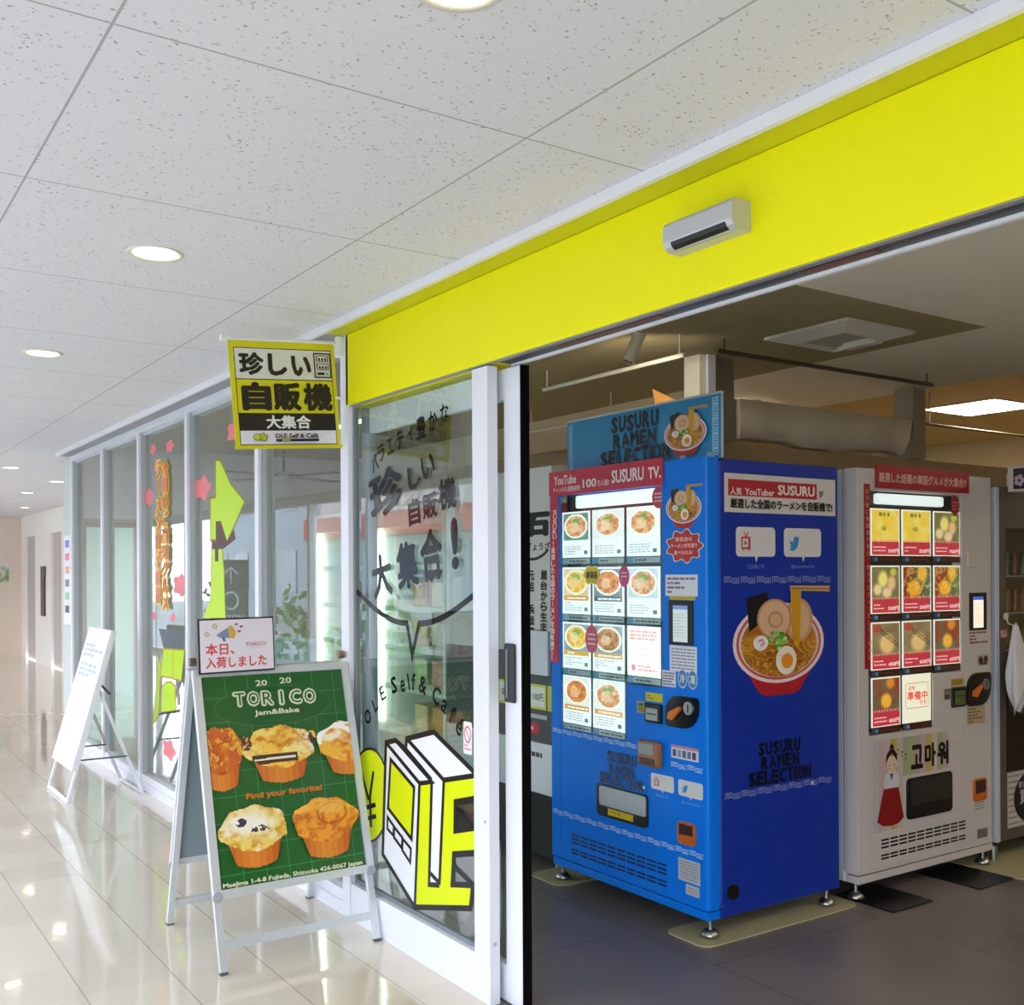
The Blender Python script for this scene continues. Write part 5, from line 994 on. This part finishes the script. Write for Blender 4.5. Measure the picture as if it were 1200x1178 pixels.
# sign box over it
s3 = empty('sign_box', (-2.87, 4.86, 1.765), 0, label='white sign box with a dark purple face at the right edge', cat='sign')
SBP = Panel((0, 4.86, 0), (1, 0, 0), (0, 0, 1)); sa = SBP.px(1180.5, 547); sb = SBP.px(1180.5, 577)
MB().box(sa[0]+2.87, 0, sb[1]-1.765, sa[0]+2.87+.42, .1, sa[1]-1.765, .004).box(sa[0]+2.86, .01, sb[1]-1.765+.03, sa[0]+2.885, .09, sa[1]-1.765-.03).build('box_body', mat('sign_white', '#cfc8be', .5), s3)
g = G(Panel((0, 4.8598, 0), (1, 0, 0), (0, 0, 1)), 'vinyl'); a = g.p.px(1187.5, 550.5); g.rect(a[0], sb[1]+.012, sa[0]+.405, sa[1]-.012, '#2a1226'); c0 = g.p.px(1194.5, 563)
for i in range(5): a = 2*PI*i/5; g.ell(c0[0]+.017*math.cos(a), c0[1]+.018*math.sin(a), .011, .012, '#b9a8b4', 12); g.z -= g.step
g.build('sign_face', s3)
# white cloth on the hook
cl = MB(); nseg, nr_ = 20, 14; hookp = mw(.062, -.036, .972)
rows = []
for j in range(nr_+1):
    t = j/nr_; wd = .012+.095*min(1, t*1.25)**.8; dep = .012+.02*t; zz = 1.15-.36*t; ring = []
    for i in range(nseg):
        a = 2*PI*i/nseg; fold = 1+.28*math.sin(a*5+1.2)*min(1, t*1.6); low = .075*math.sin(a*3+.6)*t*t; ring.append(mw(.08+.045*t+wd*math.cos(a)*fold, -.05-.012*t+dep*math.sin(a)*fold, zz+low))
    rows.append(ring)
cl.add([v for r in rows for v in r], [(j*nseg+i, j*nseg+(i+1) % nseg, (j+1)*nseg+(i+1) % nseg, (j+1)*nseg+i) for j in range(nr_) for i in range(nseg)], True); cl.add(rows[0], [tuple(range(nseg))])
cl.build('hanging_cloth', mat('white_cloth', '#d3cdd0', .9, bump=.3, scale=30), label='white cloth hanging from a round hook on the grey machine', cat='cloth')
# ---------------------------------------------------------------- gyoza machine left of the blue one
e = empty('gyoza_machine', (-4.99, 2.94, .0), 0, label='white and black gyoza vending machine behind the sliding door edge', cat='vending machine')
MB().m(0).box(0, .05, .43, .99, .75, 1.93, .005).m(1).box(0, .05, .05, .99, .75, .429).build('cabinet', [mat('machine_white', '#d9d5d2', .3), BLK], e)
MB().box(0, 0, 1.03, .99, .049, 1.925, .004).build('front_panel', mat('panel_offwhite', '#d5d2cf', .4), e)
MB().box(0, .004, .60, .99, .049, 1.029, .003).build('control_panel', mat('charcoal_panel', '#3c3f42', .4), e)
MB().box(0, .004, .355, .99, .049, .599, .003).build('lower_panel', mat('panel_white', '#e4e6ea', .3), e)
MB().box(0, .02, .05, .99, .049, .354, .003).build('plinth', BLK, e)
GP = Panel((-4.99, 2.9396, 0), (1, 0, 0), (0, 0, 1)); g = G(GP, 'paper')
T(g, '石', 613, 600, 645, 629, '#100e0e', bold=.1); g.build('brand_lettering', e, label='black brush lettering')
g = G(GP, 'paper'); a = g.p.px(617, 641); b = g.p.px(645, 640); g.text('ぎょうざ', a[0], a[1]-.02, b[0], a[1]+.02, '#201c1c', bold=.03)
c_ = g.P((620, 652)); P = [(c_[0][0]-.1+.26*i/10, c_[0][1]+.03-.045*math.sin(PI*i/10)**.8) for i in range(11)]; g.line(P, .014, '#1b1816'); g.build('sub_lettering', e)
tx_ = GP.px(637.5, 668), GP.px(637.5, 766), GP.px(622.5, 668), GP.px(622.5, 760)
g = G(GP, 'paper'); g.vtext('屋台から生まれた', tx_[0][0], tx_[0][1], tx_[1][1], .055, '#161313', .05); g.build('vertical_lettering', e)
g = G(GP, 'paper'); g.vtext('元祖 浜松餃子', tx_[2][0], tx_[2][1], tx_[3][1], .055, '#161313', .05); g.build('vertical_lettering', e)
CPN = Panel((-4.99, 2.9436, 0), (1, 0, 0), (0, 0, 1))
for x in (.30, .52, .745, .945):
    g = G(CPN, 'paper'); x1_ = min(.99, x+.19); g.rect(x, .76, x1_, .88, '#cfd04a')
    if x < .9: g.rect(x+.012, .772, x+.178, .868, '#e6e6da'); g.text('1袋 1000円', x+.025, .80, x+.165, .84, '#2a2a26', bold=.02)
    g.build('price_card', e, label='yellow framed price card')
g = G(CPN, 'paper'); g.rect(.76, .715, .94, .735, '#b9bcc0'); g.build('grey_label', e)
g = G(CPN, 'paper'); g.rect(.80, .64, .87, .69, '#d0284a'); bars(g, .81, .65, .86, .68, 1, '#f0c8d0', 2); g.build('red_label', e)
g = G(CPN, 'vinyl'); bars(g, .70, .52, .9, .56, 1, '#3a3d40', 6); g.build('panel_print', e)
tp = MB().box(.80, -.02, .93, .98, -.004, 1.14).build('paper_slip', mat('white_paper', '#d9dce2', .8), e); 
for x, y in ((.06, .08), (.93, .08), (.06, .68), (.93, .68)): MB().cyl((x, y, 0), (x, y, .052), .02, 12).build('foot', STEEL, e)
# ---------------------------------------------------------------- lit showcases seen through the fixed panel
def showcase(x, label, grp='white showcases behind the glass panel'):
    e = empty('display_case', (x, 2.98, 0), 0, label=label, cat='display case', group=grp); W_ = .86
    MB().box(0, .55, .08, W_, .6, 1.82).box(0, 0, .08, .03, .549, 1.82).box(W_-.03, 0, .08, W_, .549, 1.82).box(.031, .0, 1.70, W_-.031, .549, 1.82).box(.031, 0, .08, W_-.031, .549, .45).build('case_body', mat('case_white', '#e6ebe8', .35), e)
    for z in (.72, .96, 1.2, 1.45): MB().m(0).box(.0315, .04, z, W_-.0315, .548, z+.012).m(1).box(.0315, .03, z-.012, W_-.0315, .038, z+.02).build('shelf', [mat('case_shelf', '#eef2ee', .3), mat('shelf_edge', '#cfe0c8', .4)], e)
    MB().cyl((.05, .03, .5), (.05, .03, 1.68), .012, 10).build('lamp_tube', emit('case_tube', '#f2fff0', 9), e)
    for x_ in (.05, W_-.05):
        for y_ in (.06, .54): MB().cyl((x_, y_, 0), (x_, y_, .081), .018, 10).build('foot', STEEL, e)
    return e
s1_ = showcase(-5.92, 'white lit display case with four shelves beside the gyoza machine'); s2_ = showcase(-6.85, 'white lit display case with four shelves, further left behind the lettering')
k = 0
for ci, x in enumerate((-5.92, -6.85)):
    for zi, z in enumerate((.4505, .7325, .9725, 1.2125)):
        for i in range(3):
            o = MB().box(-.08, -.06, 0, .08, .06, .15, .006).build('snack_box', mat('snack_%d' % (k % 5), ('#c9b48a', '#b88a4a', '#d8d2c0', '#9fb48a', '#c98a7a')[k % 5], .5), None, Matrix.Translation((x+.2+i*.22, 3.25, z)), cat='box', group='packets in the white display cases', label='%s packet on shelf %s of the %s display case, %s' % (('tan', 'brown', 'cream', 'green', 'pink')[k % 5], ('one', 'two', 'three', 'four')[zi], ('nearer', 'further')[ci], ('first', 'second', 'third')[i]+' from the lamp tube')); k += 1
# ---------------------------------------------------------------- things at the shop ceiling
def led_panel(x, y, z, label, s=.3, pw=30):
    e = empty('led_panel', (x, y, z), label=label, cat='ceiling light', group='square panels in the shop ceiling'); MB().box(-s-.015, -s-.015, -.012, s+.015, s+.015, -.0005, .003).build('panel_frame', WHITE, e); MB().box(-s, -s, -.0145, s, s, -.0122).build('diffuser', emit('led_diffuser_%d' % pw, '#ffeccb', pw), e)
p = onz(1150, 477, 2.735); led_panel(p.x, p.y, 2.739, 'bright square ceiling light above the white machine'); led_panel(-6.2, 7.2, 2.739, 'square ceiling light deep in the shop above the partition'); led_panel(-1.0, 7.6, 2.739, 'square ceiling light deep in the shop beyond the grey machine'); led_panel(-.3, 4.9, 2.499, 'square ceiling light over the aisle in front of the white machine', pw=12); led_panel(-.2, 3.2, 2.499, 'square ceiling light over the shop entrance', pw=12)  # last two panels are out-of-view fill lights added to brighten the shop
def led_strip(x, y, z, L, label, ax=0):
    e = empty('strip_light', (x, y, z), ax, label=label, cat='ceiling light', group='strip lights in the shop'); MB().box(-L/2, -.03, -.03, L/2, .03, -.0005, .004).build('strip_body', WHITE, e); MB().box(-L/2+.01, -.022, -.038, L/2-.01, .022, -.0302).build('strip_tube', emit('strip_tube', '#ffeccb', 34), e)
p = onz(618, 488, 2.72); led_strip(p.x, p.y, 2.739, 1.2, 'strip light seen beyond the black door edge', .0)
led_strip(-7.0, 3.2, 2.499, 1.2, 'strip light above the white display cases'); led_strip(-5.2, 5.0, 2.499, 1.2, 'strip light behind the gyoza machine')
# air conditioner
p0, p1 = onz(945, 372, 2.62), onz(1010, 400, 2.62); pc = onz(981, 390, 2.62)
e = empty('ceiling_air_conditioner', (-3.13, 3.93, 2.4995), label='square white ceiling air conditioner vent in the shop ceiling above the machines', cat='air conditioner'); s = .235
m = MB()
for sx_, sy_ in ((1, 0), (-1, 0), (0, 1), (0, -1)):
    a = [(s, s), (-s, s), (-s*.62, s*.62), (s*.62, s*.62)]
    R = {(0, 1): lambda x, y: (x, y), (0, -1): lambda x, y: (-x, -y), (1, 0): lambda x, y: (y, -x), (-1, 0): lambda x, y: (-y, x)}[(sx_, sy_)]
    vs = [R(*q_)+(z_,) for q_, z_ in zip(a, (-.012, -.012, -.04, -.04))]+[R(*q_)+(0,) for q_ in a]; m.add(vs, [(0, 1, 2, 3), (4, 7, 6, 5), (0, 4, 5, 1), (2, 6, 7, 3), (1, 5, 6, 2), (0, 3, 7, 4)])
m.build('vent_frame', mat('ac_white', '#ddd8c8', .5), e); MB().box(-s*.6, -s*.6, -.02, s*.6, s*.6, -.004).build('grille', mat('ac_grille', '#b3ac98', .6), e)
MB().box(-.05, s*.38, -.05, .13, s*.6, -.022).build('louver', mat('ac_white', '#ddd8c8', .5), e)
# rails and spotlight
def rail(a, b, label, m_, r=.011, hang=None):
    e = empty('ceiling_rail', a, label=label, cat='rail'); d = Vector(b)-Vector(a); MB().cyl((0, 0, 0), d, r, 10).build('tube', m_, e)
    top = 2.4995 if hang is None else hang
    for t in (.03, .97): q_ = d*t; MB().cyl(q_, (q_.x, q_.y, top-a[2]), .004, 6).build('hanger', m_, e)
p0, p1 = onz(637, 457, 2.40), onz(805, 416, 2.40); rail(tuple(p0), (p1.x, p0.y, 2.40), 'pale hanging rail left of the cream post', mat('pale_rail', '#d5cfc0', .35))
p0, p1 = onz(840, 411, 2.44), onz(1070, 455, 2.44); rail((p0.x, p0.y, 2.44), (p0.x, p1.y, 2.44), 'dark hanging rail under the recess, ending at the greige post', mat('dark_rail', '#4f4634', .4), hang=2.4995)
p0, p1 = onz(620, 507, 2.35), onz(672, 497, 2.35); rail(tuple(p0), (p1.x+.4, p0.y, 2.35), 'thin pale rail behind the blue header board', mat('pale_rail', '#d5cfc0', .35), .009)
p0, p1 = onz(1085, 497, 2.5), onz(1200, 514, 2.5); rail(tuple(p0), (p0.x, p1.y, 2.5), 'thin dark rail under the bright ceiling light', mat('dark_rail', '#4f4634', .4), .01, 2.7395)
p = onz(747, 388, 2.48); e = empty('spotlight', (p.x, p.y, 2.4995), label='small cream cylinder spotlight pointing down from the shop ceiling', cat='spotlight')
MB().box(-.05, -.02, -.014, .18, .02, -.0005, .003).build('track_plate', mat('cream_metal', '#d8cfb6', .4), e); MB().cyl((0, 0, -.014), (0, 0, -.04), .007, 8).build('stem', DARK, e)
d = Vector((-.045, -.03, -.12)); MB().m(0).cyl((0.012, .005, -.03), Vector((0.012, .005, -.03))+d, .028, 18).m(1).cyl(Vector((0.012, .005, -.03))+d*1.001, Vector((0.012, .005, -.03))+d*1.03, .021, 16).build('lamp_head', [mat('cream_metal', '#d8cfb6', .4), BLK], e)
sl = bpy.data.lights.new('spot_beam', 'SPOT'); sl.energy = 9; sl.color = (1, .88, .68); sl.spot_size = 2.2; sl.spot_blend = .6; sl.shadow_soft_size = .04; so = bpy.data.objects.new('spot_beam', sl); C.objects.link(so); so.parent = e; so.location = Vector((0.012, .005, -.03))+d*1.25; so.rotation_euler = Vector((-.45, .7, -.12)).to_track_quat('-Z', 'Y').to_euler()
# draped white cloth along the beam, cardboard
cl = MB(); n = 40; ys = np.linspace(3.99, 5.43, n); vs = []
for i, y in enumerate(ys):
    t = i/(n-1); sag = .03*math.sin(t*PI*3)+.012*math.sin(t*31); b_ = .012*math.sin(t*PI*6); end = .09*max(0, (t-.9)/.1)
    vs += [(-3.90, y, 2.315), (-3.80+b_*.3, y-end*.0, 2.305), (-3.79+b_, y-end*.4, 2.19), (-3.80+b_*.6, y-end, 2.10+sag*.5), (-3.885, y-end, 2.09+sag*.4)]
cl.add(vs, [(i*5+k, i*5+k+1, i*5+5+k+1, i*5+5+k) for i in range(n-1) for k in range(4)]+[(i*5+4, i*5, i*5+5, i*5+9) for i in range(n-1)], True); cl.add(vs[:5], [(0, 1, 2, 3, 4)]); cl.add(vs[-5:], [(4, 3, 2, 1, 0)])
cl.build('draped_sheet', mat('cream_sheet', '#d3c8b4', .9, bump=.2, scale=14), label='long cream sheet draped over the top of the brown partition', cat='sheet')
pa = Panel((0, 3.3, 0), (1, 0, 0), (0, 0, 1)); t = pa.px(765.5, 456); u_ = pa.px(800, 473)
e = MB(); XZ = Matrix(((1, 0, 0, 0), (0, 0, -1, 0), (0, 1, 0, 0), (0, 0, 0, 1))); e.prism([(t[0]+.09, 1.934), (u_[0]+.02, 1.934), (u_[0], u_[1]), (t[0], t[1])], -.006, .006, XZ); e.box(t[0]+.05, -.12, 1.8635, u_[0]+.05, .12, 1.934)
e.build('cardboard_box', mat('cardboard', '#94682c', .8), None, Matrix.Translation((0, 3.3, 0)), label='tan cardboard flap showing above the header board, left of the cream post', cat='cardboard')
# ---------------------------------------------------------------- cafe side, seen through the corridor windows
e = empty('ceiling_fan', (-8.7, 3.5, 2.4995), label='dark ceiling fan seen through the window left of the door', cat='fan'); MB().cyl((0, 0, -.2), (0, 0, 0), .012, 10).build('down_rod', DARK, e); MB().lathe((0, 0, -.3), [(0, 0), (.09, .01), (.12, .05), (.1, .1), (0, .1)], 20).build('motor', mat('fan_motor', '#9a9c9a', .4), e)
for k in range(4): a = k*PI/2+.35; MB().obox((.37*math.cos(a), .37*math.sin(a), -.235), (math.cos(a), math.sin(a), 0), (-math.sin(a), math.cos(a), .0), (0, 0, 1), .27, .05, .004).build('blade', DARK, e)
es = empty('exit_sign', (-9.255, 2.475, 1.81), label='green emergency exit sign behind the third window pane', cat='sign'); g = G(Panel((-9.2385, 2.425, 1.75), (0, 1, 0), (0, 0, 1)), 'lit', z=.0005); MB().box(-.024, -.055, -.065, .016, .055, .065, .004).build('sign_body', WHITE, es)
g.rect(.003, .005, .097, .115, '#1fc060'); g.rect(.055, .025, .085, .1, '#e6fff0'); g.ell(.035, .09, .008, .01, '#e6fff0', 12); g.line([(.035, .08), (.028, .05), (.04, .025)], .01, '#e6fff0'); g.line([(.028, .05), (.015, .035)], .008, '#e6fff0'); g.build('sign_face', es)
e = empty('counter', (-8.0, 3.4, 0), label='long pale counter inside behind the corridor windows', cat='counter'); MB().box(-1.1, 0, 0, 1.1, .5, .86, .004).build('counter_body', mat('counter_body', '#c3ccd0', .5), e); MB().box(-1.15, -.04, .861, 1.15, .54, .9, .004).build('counter_top', mat('counter_top', '#dfe3e2', .3), e)
# plant on the counter, its leaves are one mass
e = empty('potted_plant', (-7.5, 3.62, .901), label='leafy green potted plant on the pale counter behind the glass', cat='plant'); MB().lathe((0, 0, 0), [(0, 0), (.07, 0), (.095, .15), (.085, .15), (.08, .13), (0, .13)], 18).build('pot', mat('pot_grey', '#6d7072', .6), e)
lf = MB(); r = random.Random(3)
for i in range(60):
    a = r.random()*6.28; el = r.uniform(.2, 1.3); L = r.uniform(.12, .3); d = Vector((math.cos(a)*math.cos(el), math.sin(a)*math.cos(el), math.sin(el))); b = Vector((0, 0, .14))+d*L*.5; sd_ = d.cross(Vector((0, 0, 1))).normalized()*.03; lf.add([b, b+d*L*.25+sd_, b+d*L*.55-Vector((0, 0, .015)), b+d*L*.25-sd_], [(0, 1, 2, 3)])
lf.build('foliage', mat('leaf_green', '#3f5a3a', .5, vary=.25), e)
# ---------------------------------------------------------------- what the window glass mirrors: pylon sign, hedge, houses outside
e = empty('pylon_sign', (-14.6, -1.25, 0), label='tall dark HOTEL OLE guide sign that the shop window mirrors', cat='sign'); MB().box(-.02, -.26, 0, .02, .26, 1.62, .006).build('sign_post', mat('pylon_dark', '#20262e', .4), e)
g = G(Panel((-14.5795, -1.51, 0), (0, 1, 0), (0, 0, 1)), 'vinyl'); LT = '#cfd6dc'
g.line([(.26, 1.28), (.26, 1.5)], .02, LT); g.line([(.16, 1.42), (.26, 1.51), (.36, 1.42)], .02, LT); g.line([(.26+.1*math.cos(a), 1.04+.12*math.sin(a)) for a in [2*PI*i/30 for i in range(30)]], .03, LT, True); g.text('HOTEL', .08, .76, .44, .84, LT, bold=.03); g.text('OLE', .14, .62, .38, .71, LT, bold=.03); g.build('sign_print', e)
hg = MB(); r = random.Random(9)
for i in range(1500):
    x = r.uniform(-22, 3); y = -3.0-r.random()*.8; z = -.1+r.random()*(.8+.45*math.sin(x*1.7)+.25*math.sin(x*4.1)); a = r.random()*6.28; s_ = r.uniform(.06, .14); n_ = Vector((r.uniform(-1, 1), r.uniform(-.2, 1), r.uniform(-.2, 1))).normalized(); u_ = n_.orthogonal().normalized(); v_ = n_.cross(u_); c0 = Vector((x, y, max(-.1, z))); hg.add([c0-u_*s_, c0+v_*s_*.6, c0+u_*s_, c0-v_*s_*.6], [(0, 1, 2, 3)])
hg.build('hedge', mat('hedge_green', '#4f7a26', .6, vary=.35, scale=2), label='green hedge outside the corridor windows', cat='hedge', kind='stuff')
def house(x, y, w_, d_, h_, wall, band, label):
    e = empty('building', (x, y, -.12), label=label, cat='building'); MB().box(-w_/2, -d_, 0, w_/2, 0, h_, .02).build('walls', mat('house_'+wall[1:], wall, .8), e)
    if band: MB().box(-w_/2-.1, .001, 2.5, w_/2+.1, .5, 3.1).build('awning', mat('awning_'+band[1:], band, .6), e)
    for k in range(int(w_//2.2)):
        x0 = -w_/2+.6+k*2.2
        for z in ([.9, 3.6] if h_ > 5 else [.9]): f_ = MB().box(x0, .001, z, x0+1.3, .05, z+1.4).build('window', mat('house_window', '#6f8394', .15), e)
house(-21, -9, 16, 6, 3.6, '#bdbab6', '#a01a16', 'pale shop building with a red awning across the road'); house(-35, -9.5, 11, 8, 6.5, '#8f9aa4', None, 'grey blue building across the road'); house(-3, -14, 14, 8, 6, '#8d8478', None, 'beige building across the road')
bpy.context.view_layer.update()
